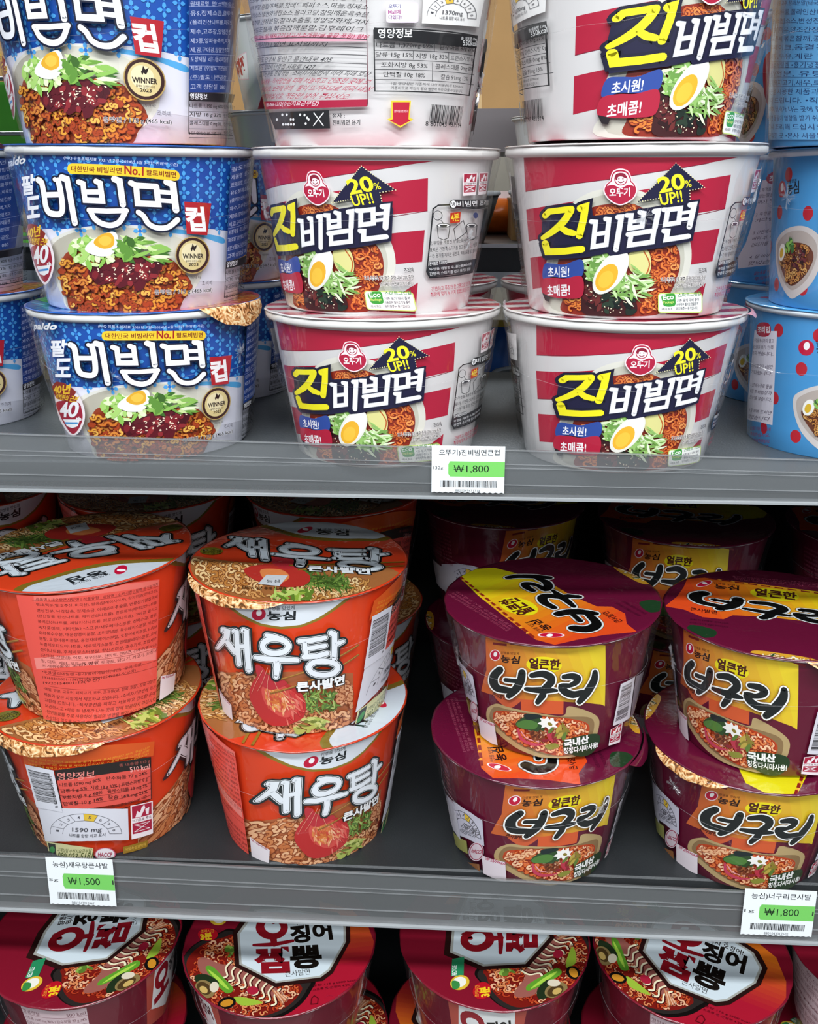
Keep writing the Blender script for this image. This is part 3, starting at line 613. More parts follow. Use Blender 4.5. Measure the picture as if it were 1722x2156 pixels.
    for x, s_ in ((1230, 1), (1395, .82)):
        A.ell(x, 500, 38*s_, 14, 'F0EEEC'); A.ell(x, 500, 38*s_, 14, '2A2A2E', ring=4); A.stroke([(x-38*s_, 500), (x-30*s_, 575), (x, 588), (x+28*s_, 575), (x+38*s_, 500)], 4, '2A2A2E'); A.ell(x, 502, 22*s_, 7, '34343A')
    A.ell(1196, 440, 28, 30, '2A2A2E', ring=4); A.stroke([(1215, 470), (1232, 490)], 4, '2A2A2E'); A.stroke([(1290, 520), (1345, 470), (1365, 540), (1300, 590), (1290, 520)], 4, '2A2A2E'); A.ell(1418, 440, 14, 18, '2A3A70')
    A.lines(['①뚜껑을 개봉한 후 끓는물(460ml)을 표선까지', '표시된 간편콕 스티커를 접고 용기내 물을 버린 후', '→④ 용기를 제외한 원면 후, 액체스프를 넣고 잘 비벼'], [(1155, 590), (1432, 558), (1420, 668), (1148, 705)], '222226', .01, .7)
    A.poly([(1140, 745), (1425, 700), (1400, 782), (1150, 812), (1134, 785)], '2A2A2E'); A.poly([(1145, 718), (1250, 708), (1250, 738), (1142, 748)], '2A2A2E'); A.text('온비빔면 조리방법', (1148, 742), (1248, 732), 22, 'F0F0F0'); A.lines(['뚜껑을 개봉한 후, 끓는물(460ml)을', '간편콕 스티커를 접고 용기내 물을'], [(1148, 755), (1395, 715), (1385, 775), (1148, 805)], 'D8D8DA', .004, .8)
    A.lines(['간편하고 푸짐한 한 그릇으로 맛있게', '취향에 맞게 두 가지 방법으로 즐기기'], [(1165, 868), (1385, 832), (1378, 900), (1155, 935)], 'B02A48', .012, .8)
    hot_icons(A, [(1345, 188), (1430, 183), (1418, 316), (1343, 322)]); hot_icons(A, [(1440, 183), (1492, 180), (1478, 310), (1432, 316)])
    # back: ingredients, nutrition, barcode, on the top bowl of the middle stack
    A.part('ingredients_panel'); A.on('J1t', 480, 0, 2.777, phi['J1t'])
    q = [(120, -180), (808, -190), (818, 590), (230, 590)]
    A.lines(['진비빔면 유탕면 134g (550kcal)', '소맥분(밀:호주산,미국산), 변성전분, 팜유', '[비빔액상스프] 물엿,고추장,양조식초,설탕', '양파농축액, 사과농축과즙, 토마토페이스트', '스프류 설탕,태양초고추장(국산),정제수,', '비트분말,혼합야채분,핫레드페퍼소스,마늘,정제소', '비빔소스,냉면양념장소스,올리고당,참맛매운육수분', '후추분,간장분말,칠리추출물,영양강화제,겨자', ('산도조절제,볶음참깨분말,김후레이크', .95), ('우유, 대두, 밀, 돼지고기,닭고기,조개류(굴,홍합 포함) 함유', 1, 'A8324C'), ('소비기한 | 밑면 표시일까지', .62), '', ('경기도 안양시 동안구 흥안대로 405', .66), ('경기도 평택시 안중읍 서해로 1427', .5), '교환 또는 환불, 혼합가능 · 소비자기본법에 따라 피해 보상', ('소비자상담 · 직사광선을 피해 서늘하고 건조한 곳에 보', 1, 'B0304C'), ('관하십시오. 보관에 유의 · 물이 뜨거우므로 따라 내실', 1, 'B0304C'), ('때 주의하십시오. 적당량 넣어 주십시오.', .8, 'B0304C')], q, '2A282C', .004, .74)
    A.off -= .00008; A.poly([A.quad_at(q, 0, 9/18+.01), A.quad_at(q, 1, 9/18+.01), A.quad_at(q, 1, 10/18), A.quad_at(q, 0, 10/18)], 'DDA0B0'); A.off += .00009
    A.poly([(232, 595), (818, 583), (815, 625), (245, 640)], 'A81F3E'); A.text('080-066-1212(수신자요금부담)', (250, 632), (535, 624), 32, 'F0E0E4', .008)
    for y in (235, 283, 328, 378, 420): A.stroke([(150+y*.15, y+2), (812, y)], 4, '3A383C', cap=False)
    A.stroke([(808, -190), (818, 600), (815, 620)], 4, '5A1C2C', cap=False)
    A.poly([(262, 660), (602, 645), (608, 752), (300, 758)], '222224')
    for x, y in ((340, 672), (365, 672), (440, 672), (465, 674), (310, 700), (388, 700), (402, 700), (480, 690), (345, 728), (360, 728), (375, 728), (390, 728), (405, 728), (472, 724), (488, 700)): A.ell(x, y, 6, 8, 'E8E8E8', n=8)
    A.stroke([(518, 662), (570, 735)], 6, 'E8E8E8'); A.stroke([(570, 662), (516, 735)], 6, 'E8E8E8'); A.text('점자 :', (620, 692), (690, 690), 28, '2A282C', .012); A.text('진비빔면 용기', (622, 735), (775, 732), 32, '2A282C', .014)
    A.part('nutrition_table')
    A.stroke([(858, 170), (1430, 215), (1385, 560), (858, 535), (852, 180)], 7, '1C1C1E', True); A.poly([(852, 165), (1435, 210), (1428, 285), (855, 232)], '1C1C1E'); A.text('영양정보', (875, 226), (1065, 226), 54, 'F2F2F2', .02); A.text('총 내용량 134g', (1340, 240), (1428, 246), 24, 'D0D0D0'); A.text('550kcal', (1350, 268), (1428, 272), 30, 'D0D0D0', .01)
    rows = [('나트륨 1,370mg 69%', (865, 288), (1180, 292), '탄수화물 87g 27%', (1220, 298), (1410, 312)), ('당류 15g 15%', (862, 342), (1068, 346), '지방 18g 33%', (1085, 350), (1265, 356)), ('포화지방 8g 53%', (892, 402), (1150, 408), '콜레스테롤 0mg 0%', (1195, 412), (1400, 424)), ('단백질 10g 18%', (905, 458), (1135, 464), '칼슘 91mg 13%', (1225, 472), (1375, 482))]
    for a, p, q_, b, p2, q2 in rows: A.text(a, p, q_, 36, '1E1E20', .008); A.text(b, p2, q2, 36, '1E1E20', .008)
    A.text('트랜스지방 0g', (1278, 360), (1410, 370), 34, '1E1E20', .006)
    for y in (298, 354, 410, 468): A.stroke([(856, y), (1410, y+30)], 3.5, '2A2A2C', cap=False)
    for a, b in (((1190, 245), (1190, 305)), ((1072, 300), (1072, 352)), ((1270, 310), (1270, 365)), ((1180, 368), (1178, 480))): A.stroke([a, b], 3.5, '2A2A2C', cap=False)
    A.lines(['1일 영양성분 기준치에 대한 비율(%)은 2,000kcal', '기준이므로 개인의 필요 열량에 따라 다를 수 있습니다.'], [(950, 480), (1350, 498), (1345, 548), (945, 530)], '2A2A2C', .006, .75)
    gauge(A, [(1130, -60), (1480, -40), (1440, 160), (1120, 140)], '1370mg', 4, 'E8E6E4')
    A.part('barcode'); A.bars([(1170, 612), (1352, 625), (1335, 735), (1158, 718)], 26); A.text('8 801045 431314', (1138, 738), (1335, 748), 28, '1C1C1E', .006)
    A.poly([(948, 590), (1058, 590), (1050, 690), (1072, 700), (998, 748), (925, 700), (948, 690)], 'E8C838'); A.poly([(956, 600), (1050, 600), (1043, 698), (1055, 706), (998, 738), (940, 706), (958, 698)], 'B81E36'); A.text('밑면의 비닐을 뜯으면 편리합니다', (965, 660), (1042, 660), 16, 'F0D0D4')
    A.poly(rrect(920, 18, 1100, 138, 16), 'E2D4E0'); A.poly(rrect(926, 24, 1094, 132, 12), 'F0EEEE'); A.text('오뚜기', (934, 54), (1000, 54), 24, '3A2A80', .02); A.text('Mall에', (932, 88), (1000, 88), 26, 'A02A80', .02); A.text('다있다!', (934, 118), (1004, 118), 24, '7A2A80', .02)
    L = Art('lid', 'J', gloss=.18); L.part('lid_print').on(None, 0, 0, 1)
    for i in range(-3, 4): L.raw([(-.08, i*.024-.006), (.08, i*.024+.012), (.08, i*.024+.024), (-.08, i*.024+.006)], 'B82A46')
    L.raw([(.03*math.cos(a*PI/16)*1.3, .03*math.sin(a*PI/16)) for a in range(32)], 'D8D4C8'); L.noodles([(-.025, -.02), (.025, -.02), (.025, .02), (-.025, .02)], 40, .014, .0022, ['E07A38', 'D0662C'], '8A2818')
    return A, L, phi
# ================================================================== light blue tub with red dots
def art_dots():
    A = Art('side', 'D'); phi = {'D1l': 0}
    phi['D1u'] = turn('D1u', (1655, 500), 'D1l', (1715, 830)); phi['D1t'] = -2.0; phi['Dbt'] = -.75; phi['Dbu'] = .62; phi['Dbl'] = -.2
    h = DIM['D'][2]; U = A.rm*PI; st = A.step
    A.part('dot_print').on(None, 0, 0, 1)
    r = random.Random(4); A.step = 0
    for i in range(15):
        for j in range(4):
            x, y = -U+(i+.5)*2*U/15+(.009 if j % 2 else 0), .012+j*.0215
            a = x/A.rm
            if -2.9 < a < -1.3: continue
            A.ell(x, y, .0038, .0042, 'B8202E', 0, 16)
    A.step = st; A.off += .00001
    A.part('cooking_guide').on('D1l', 1040, 620, 2.525)
    A.poly([(1385, 190), (1505, 195), (1480, 695), (1340, 660)], 'E6E0EA'); A.poly(rrect(1395, 148, 1472, 225, 30), 'B8203C'); A.text('조리법', (1402, 205), (1466, 205), 36, 'F4F0F2', .02)
    A.lines(['1. 뚜껑을 표시까지 열고', '   끓는물을 용기 안쪽', '   까지 붓습니다.', '', '2. 뚜껑을 덮고 4분간', '   기다립니다.', '', '3. 간편배수구로 물을', '   버린 후 비빔장과', '   건더기를 넣습니다.', '', '4. 잘 비벼 드시면', '   맛있습니다.'], [(1380, 225), (1488, 228), (1468, 680), (1352, 660)], '54405A', .004, .62)
    A.lines(['끓는물을 부을 때 화상에', '주의하십시오.', '조리시 화상에 주의하십시오', '개봉 후 바로 드십시오.'], [(1362, 690), (1470, 700), (1462, 826), (1362, 820)], 'A03A6A', .004, .6)
    maker_dot(A, 1660, 283, 42, 42); A.text('인생을 맛있게', (1712, 262), (1800, 262), 18, '1C1C24'); A.text('농심', (1715, 318), (1820, 318), 60, '1C1C24', .02)
    A.part('bowl_picture')
    A.poly([(1590, 560), (1620, 520), (1720, 485), (1860, 485), (1960, 540), (1970, 640), (1900, 760), (1780, 830), (1720, 820), (1640, 740), (1600, 650)], 'CFC8C4', True); A.poly([(1608, 570), (1640, 535), (1730, 505), (1850, 508), (1930, 560), (1935, 640), (1870, 740), (1780, 790), (1720, 780), (1650, 710), (1615, 640)], 'B4A8A0', True)
    nd = [(1635, 640), (1660, 600), (1760, 560), (1880, 580), (1915, 640), (1860, 720), (1770, 770), (1710, 750)]
    A.poly(nd, '6A3A28', True); A.noodles(nd, 90, 34, 7, ['C8904A', 'B87A3C', 'D8A860'], '5A2A1A'); A.leaves([(1740, 580), (1840, 570), (1880, 640), (1800, 690), (1740, 650)], 30, 34, 18, ['48161C', '2C1014', '6A2A2C']); A.dots([(1750, 600), (1850, 600), (1830, 680)], 20, 3, 'D8C0A8')
    A.ell(1675, 600, 30, 44, 'F0EEE6', 20); A.ell(1672, 604, 17, 25, 'D8B030', 20); A.leaves([(1700, 550), (1790, 545), (1790, 600), (1710, 600)], 14, 40, 20, ['5A9A4A', '8ABA5A', '3A6A34'])
    A.part('product_title'); A.poly([(1980, 380), (2080, 330), (2260, 330), (2360, 420), (2360, 680), (2200, 760), (2040, 700), (1970, 560)], 'A81A34', True)
    q0 = A.cup; A.on(None, 0, 0, 1); s0 = 1.35*A.rm
    for i, t in enumerate('배홍동'): A.text(t, (s0-.005, .058-i*.021), (s0+.013, .058-i*.021), .018, 'F4F2F6', .05, ('20204A', .09))
    A.text('비빔면', (s0-.004, .004), (s0+.012, .004), .008, 'F4F2F6', .03, ('20204A', .07)); A.text('매콤한', (s0-.017, .052), (s0-.007, .052), .006, 'F0D040', .03); A.text('비빔소스와', (s0-.017, .044), (s0-.007, .044), .005, 'F4F2F6', .02); A.text('고소한', (s0-.018, .022), (s0-.007, .022), .006, 'F0D040', .03); A.text('콩가루토핑', (s0-.018, .015), (s0-.007, .015), .005, 'F4F2F6', .02)
    A.part('ingredients_panel').on('D1t', 1480, 0, 3.079, phi['D1t'])
    q = [(400, -60), (900, -60), (900, 910), (440, 905)]
    A.poly([(425, -60), (1100, -60), (1100, 905), (440, 905)], '5A9CCC')
    A.lines(['감미료,양파추출액,정제수,식용유지', '설탕,고추장,홍고추,참깨분말(태국산),비빔', '폴리인산나트륨,폴리인산나트륨', '•스프류/비빔소스,변성전분,겨', '참깨분,지미유,양조간장,마늘', '산도조절제,볶은참깨,콩가루', '김후레이크,동결건조', '밀,대두,우유,계란 함유', '제조/폴리에틸렌 •용기냉장,뚜껑', '포장/전분, 유탕면', '우유,게,돼지고기,새우,토마토', '이 제품을 사용한 제품과 같은', '교환해 드립니다. •직사광', '밀봉하여 냄새가 나는 곳에 함께 보', '관하면 품질이 영향을 받기 쉬우니 포', '즉시 조리해 드십시오 •부', '구입한 곳 •본사 서울특별시'], q, '1C3260', .004, .64)
    for y in (400, 440, 500, 560): A.stroke([(430, y), (900, y+6)], 2.5, '2A4A7A', cap=False)
    L = Art('lid', 'D', gloss=.15); L.part('lid_print').on(None, 0, 0, 1)
    for i in range(9): L.ell(.058*math.cos(i*.7), .058*math.sin(i*.7), .005, .005, 'B8202E', n=14)
    L.ell(.01, .01, .025, .02, 'E6E0EA')
    return A, L, phi

# ================================================================== orange bowl
def art_orange():
    A = Art('side', 'S'); phi = {'S2u': 0}; T = lambda n, p, rp: phi.__setitem__(n, turn(n, p, 'S2u', rp))
    T('S2l', (656, 1612), (545, 1292)); T('S1u', (352, 1338), (465, 1362)); T('S1l', (352, 1640), (465, 1362)); phi['S1l'] -= PI
    phi.update({'Sb1u': .55, 'Sb2u': -.85, 'Sb1l': .3, 'Sb2l': .75, 'Sb0u': .9, 'Sb0l': .2})
    fa = lambda: A.on('S2u', 380, 1020, 3.3115); fb = lambda: A.on('S2u', 420, 1280, 4.1)
    h = hS; U = A.rm*PI
    A.part('emblem_field'); fa()
    lens = [(195, 560), (210, 700), (300, 802), (420, 900), (560, 968), (700, 992), (840, 978), (960, 930), (1070, 858), (1180, 770), (1200, 560)]
    A.poly([(175, 560), (190, 705), (285, 815), (412, 916), (556, 985), (700, 1009), (846, 994), (968, 946), (1080, 874), (1195, 785), (1230, 560)], '8E7428'); A.poly(lens, 'DDE2E8')
    maker_dot(A, 545, 905, 50, 42); A.text('인생을 맛있게', (608, 878), (795, 872), 28, '24282C', .01); A.text('농심', (608, 945), (798, 944), 60, '1E2226', .035)
    # noodle picture all round the foot
    A.part('bowl_picture'); fb()
    nd = [(120, 545), (300, 560), (520, 575), (800, 600), (1310, 590), (1318, 980), (1290, 1120), (800, 1140), (300, 1080), (180, 900)]
    A.poly([(40, 500), (180, 552), (520, 560), (900, 545), (1100, 560), (1325, 560), (1318, 1150), (700, 1200), (200, 1120), (60, 900)], 'B0643E')
    A.noodles([(60, 540), (540, 575), (560, 1050), (240, 1000), (80, 800)], 130, 80, 20, ['E0A072', 'CF8452', 'ECB88C', 'C67444'], '8E4626'); A.noodles([(880, 870), (1310, 880), (1290, 1050), (800, 1090), (400, 1060), (560, 980)], 90, 80, 20, ['D89868', 'C47A4C', 'E4AC80'], '7E3E22'); A.noodles([(1150, 640), (1310, 610), (1315, 860), (1180, 830)], 34, 80, 20, ['E0A880', 'D29066'], '8E4626')
    A.leaves([(900, 700), (1150, 690), (1190, 860), (960, 900), (900, 850)], 120, 70, 14, ['6C8A3C', '8CA850', '4A6428', 'A8BC6C', '56763A']); A.leaves([(900, 940), (1120, 930), (1080, 1030), (820, 1060)], 30, 90, 34, ['A8B45A', 'C4C878', '6E7C34'], 0, .6)
    A.poly([(470, 640), (540, 560), (640, 590), (760, 640), (860, 700), (915, 800), (905, 910), (850, 960), (720, 1005), (600, 985), (520, 900), (450, 760)], 'B83030', True); A.poly([(560, 660), (680, 640), (800, 700), (860, 790), (850, 880), (740, 930), (620, 860), (560, 760)], 'D05048', True)
    A.poly([(590, 680), (700, 690), (760, 790), (730, 880), (640, 850), (580, 770)], 'D88048', True); A.leaves([(600, 700), (700, 700), (740, 850), (640, 850)], 26, 50, 18, ['E8A860', 'D07038', 'C85A38'])
    A.poly([(500, 480), (560, 500), (600, 560), (700, 590), (760, 640), (640, 690), (560, 660), (520, 600)], 'B83038', True)
    A.leaves([(580, 690), (760, 700), (840, 820), (720, 900), (600, 830)], 60, 60, 12, ['E89A70', 'F0B890', 'D86848', 'C84A3A'], 70, .5); A.leaves([(780, 700), (900, 780), (880, 900), (760, 980), (820, 860)], 26, 90, 16, ['E07868', 'C83838', 'D85A50'], 60, .4)
    for pp in ([(600, 500), (560, 620), (520, 700)], [(620, 520), (600, 640), (610, 760)], [(560, 520), (500, 640), (470, 720)], [(640, 560), (700, 700), (840, 780)]): A.stroke(pp, [4, 3, 2], 'E8A088', smooth=True)
    for a, b in (((630, 715), (1350, 390)), ((700, 600), (1350, 305))): A.stroke([a, b], 16, '8A5A2A'); A.stroke([(a[0], a[1]-3), (b[0], b[1]-3)], 6, 'B8843E')
    A.part('product_title')
    A.title(G_SAEU, 'E6EAEF', [('22282A', 26), ('F4F6F8', 9), ('2A3032', 5)])
    A.text('큰사발면', (845, 702), (1228, 640), 78, 'F0F0F0', .045, ('1E1E1E', .10), slant=.12)
    # right-hand panels, read off the lower left bowl
    A.part('nutrition_table').on('S1l', 0, 1480, 3.743, phi['S1l'])
    A.lines(['맛있게 조리 하시려면 끓는물을 용기 안쪽 표시선까지 부어 주십시오', '뚜껑을 덮고 약 3분 후에 잘 저어서 드십시오. 기호에 따라 스프를 조절', '직사광선을 피하고 서늘한 곳에 보관하십시오. 고객상담 080-023-5181'], [(240, 385), (1165, 320), (1150, 400), (250, 470)], 'E8A030', .0, .6)
    A.off -= .00003; A.poly([(200, 360), (1200, 290), (1190, 405), (220, 480)], 'D8581E'); A.off += .00004
    q = [(448, 510), (1170, 412), (1175, 740), (515, 840)]; P = lambda u, v: A.quad_at(q, u, v)
    A.poly(list(q), 'E0554A'); A.poly([P(0, 0), P(1, 0), P(1, .25), P(0, .25)], '26201E'); A.text('영양정보', (470, 588), (748, 572), 60, 'E88A80', .015); A.text('총 내용량 115 g', (935, 490), (1165, 455), 28, '9A5048'); A.text('510 kcal', (1018, 530), (1165, 505), 40, 'F0A8A0', .015)
    for i, t in enumerate((('나트륨 1590 mg 80%', '탄수화물 77 g 24%'), ('당류 5 g 5%', '지방 18 g 33% | 트랜스지방 0 g'), ('포화지방 9 g 60%', '콜레스테롤 10 mg 3%'), ('단백질 10 g 18%', '칼슘 149 mg 21%'))):
        v = .42+i*.15; A.text(t[0], P(.02, v), P(.46 if i != 1 else .3, v), 36, '3A100C', .014); A.text(t[1], P(.52 if i != 1 else .34, v), P(.96, v), 36, '3A100C', .01); A.stroke([P(0, v+.035), P(1, v+.035)], 3, '6A1C14', cap=False)
    A.text('1일 영양성분 기준치에 대한 비율(%)은 2,000 kcal 기준', P(.02, .97), P(.95, .97), 26, '5A1812'); A.stroke([P(0, 0), P(0, 1), P(1, 1), P(1, 0)], 5, '2A1412', cap=False)
    gauge(A, [(325, 805), (1000, 815), (1008, 1060), (385, 1070)], '1590 mg', 5)
    hot_icons(A, [(1018, 790), (1185, 755), (1188, 1010), (1028, 1055)])
    A.poly([(395, 1068), (742, 1118), (745, 1215), (425, 1200)], 'D0CC98'); A.poly([(408, 1080), (462, 1090), (474, 1190), (425, 1180)], '2C302C'); A.ell(440, 1135, 20, 26, '3E8A4A'); A.text('고객상담 수신자요금부담', (478, 1145), (728, 1155), 30, '4E5A2A'); A.text('080-023-5181', (485, 1195), (735, 1200), 44, '4E5A2A', .015)
    A.ell(832, 1168, 78, 52, 'C8607A'); A.ell(832, 1168, 70, 46, 'E8E0E4'); A.text('HACCP', (780, 1185), (885, 1185), 30, 'A02A4A', .03); A.poly([(965, 1112), (1152, 1062), (1145, 1115), (968, 1165)], '94701C'); A.text('국립수산과학원', (985, 1145), (1135, 1105), 24, 'D8B04A')
    A.part('barcode'); A.poly([(228, 462), (440, 508), (512, 836), (318, 800)], 'DCDCE4'); A.bars([(250, 500), (410, 535), (475, 770), (320, 745)], 30, '1A1A1C', 5, False); A.text('8 801043 015967', (480, 800), (425, 545), 22, '2A2A2C')
    # back: ingredients, on the upper left bowl
    A.part('ingredients_panel').on('S1u', 0, 1020, 3.743, phi['S1u'])
    q = [(155, 855), (1228, 738), (1200, 1905), (395, 1925)]; A.poly(list(q), 'E8564A')
    A.poly([(285, 858), (1225, 745), (1222, 790), (288, 905)], 'EC7468'); A.poly([A.quad_at(q, .03, .462), A.quad_at(q, .99, .462), A.quad_at(q, .99, .543), A.quad_at(q, .03, .543)], 'F08A80')
    A.lines(['제품명 | 새우탕큰사발면 | 식품유형 | 유탕면 | 소비기한 | 밑면 표기일까지', '면/소맥분(밀:호주산, 미국산), 팜유(말레이시아산), 감자전분(덴마크산),', '변성전분, 난각칼슘, 정제소금, 야채조미추출물, 면류첨가알칼리제', '(탄산칼륨, 탄산나트륨, 제이인산나트륨), 혼합제제(메타인산나트륨,', '폴리인산나트륨, 제일인산나트륨, 피로인산나트륨), 구아검, 올리고', '녹차풍미액, 비타민B2 •스프류/새우베이스분말, 정제소금, 설탕,', '호화옥수수분, 매운탕풍미분말, 조미양념분, 육수베이스분말, 매운맛', '분말, 오징어풍미분말, 홍합자메베이스분말, 오징어풍미분말, 5-리보', '뉴클레오티드이나트륨, 새우엑기스분말, 혼합해물베이스분말, 호박', '산이나트륨, 후레바부스터분말, 향신조미분, 후추가루, 조합새우', '(구아검, 잔탄검), 어포, 새우맛분, 건미역, 건당근, 건새우(중국산)', '밀, 대두, 계란, 우유, 게, 새우, 토마토, 닭고기, 쇠고기, 오징어', ('조개류(홍합 포함) 함유', .5), ('•뚜껑/폴리에틸렌 •용기/폴리에틸렌(내면) •종이(외면)', .88), ('19760342001-156(안양), 20010549541-5(구미)', .82), ('19720154001-12(부산)', .5), '•메밀, 땅콩, 고등어, 돼지고기, 호두, 조개류(굴, 전복 포함), 잣을 사용한', '제품과 같은 시설에서 제조하고 있습니다. •소비자기본법에 의거', '교환해 드립니다. •직사광선을 피하고 서늘하고 건조한 곳에', '보관하시고 •석유 등 냄새가 나는 곳에 함께 보관하지 마십시오', '•천연원료를 주로 사용하여 벌레의 영향을 받기 쉬우므로 포장이', '손상되지 않도록 보관에 유의하여 주시고 개봉 후에는 즉시 조리해', '드십시오. •부정·불량식품 신고는 국번없이 1399 •반품 본사 및', '구입한 곳 •본사:서울특별시 동작구 여의대방로 112(신대방동)'], [(300, 860), (1215, 752), (1192, 1890), (400, 1915)], '5A1A16', .004, .62)
    for v in (.045, .46, .545, .585, .67): A.stroke([A.quad_at(q, .1, v), A.quad_at(q, 1, v)], 3, '9A3028', cap=False)
    A.poly([(1240, 1500), (1350, 1480), (1330, 1700), (1228, 1730)], 'E8E0E4'); A.text('농심mall', (1250, 1525), (1340, 1500), 20, 'A02A4A', .02)
    L = Art('lid', 'S', gloss=.16); ll = {'S2u': 0}; L.part('lid_print').on('S2u', 380, 1020, 3.3115)
    ll['S1u'] = lturn('S1u', (258, 1202), 'S2u', (642, 1118)); ll['S2l'] = lturn('S2l', (783, 1478), 'S2u', (642, 1118)); ll['S1l'] = lturn('S1l', (28, 1506), 'S2u', (446, 1163)); ll.update({'Sb1u': .35, 'Sb2u': -.3, 'Sb1l': .9, 'Sb2l': 2.2, 'Sb0u': 2.4, 'Sb0l': 1})
    c_ = [(560, 262), (1460, 360), (1750, 250), (300, 150)]
    L.poly([(430, 240), (620, 312), (800, 368), (1000, 392), (1250, 394), (1480, 376), (1700, 200), (500, 100)], '7A6420', True); L.poly([(520, 238), (680, 305), (850, 352), (1020, 372), (1240, 376), (1440, 358), (1700, 180), (500, 80)], 'C4CCD4', True)
    maker_dot(L, 868, 316, 56, 17); L.text('인생을 맛있게', (948, 318), (1178, 322), 12, '24282C'); L.text('농심', (948, 346), (1170, 356), 36, '1E2226', .035)
    L.poly([(40, 505), (400, 540), (900, 560), (1380, 560), (1580, 700), (1300, 900), (800, 950), (300, 900), (40, 650)], '9C6236', True)
    L.noodles([(80, 520), (600, 560), (560, 800), (200, 720), (80, 600)], 130, 90, 13, ['E0B078', 'CF9456', 'ECC890', 'B97A3C'], '7A4420'); L.noodles([(900, 640), (1400, 660), (1250, 800), (700, 830), (420, 770), (700, 740)], 120, 80, 12, ['E4C490', 'D2A468', 'C08A4A'], '7A4A24')
    L.leaves([(880, 620), (1160, 650), (1180, 720), (900, 720)], 90, 110, 12, ['4E6A2C', '6C8A3C', '38501E']); L.leaves([(640, 740), (960, 750), (900, 800), (640, 790)], 30, 90, 22, ['8CA83C', 'B4C868', '5E7A2A'])
    L.poly([(450, 590), (620, 560), (800, 585), (900, 640), (880, 700), (760, 722), (600, 700), (480, 650)], 'B03028', True); L.poly([(560, 600), (700, 600), (760, 650), (700, 690), (590, 670)], 'D88048', True); L.poly([(620, 520), (760, 520), (830, 580), (700, 590)], 'A82830', True)
    for a, b in (((760, 570), (1560, 545)), ((820, 600), (1560, 572))): L.stroke([a, b], 8, '8A6A20')
    L.title(G_SAEU, 'C8D2DA', [('101416', 22), ('E4E8EC', 7), ('1A1E20', 4)], aff((190, 178, 1230, 585), ((320, 372), (1445, 452), (310, 540))))
    L.text('큰사발면', (890, 608), (1320, 632), 38, 'D8DCE0', .045, ('141414', .10)); L.ell(215, 470, 80, 26, '6A6218'); L.text('조리시간 3분', (155, 488), (285, 488), 30, '1E2008', .02)
    L.poly([(600, 635), (750, 640), (690, 715), (540, 700)], 'C4C8CC'); L.text('농심', (600, 690), (690, 690), 20, '3A3A3C'); L.text('반드시 3분 후에 드세요', (430, 735), (740, 745), 22, '2A1A10', .01)
    return A, L, phi, ll

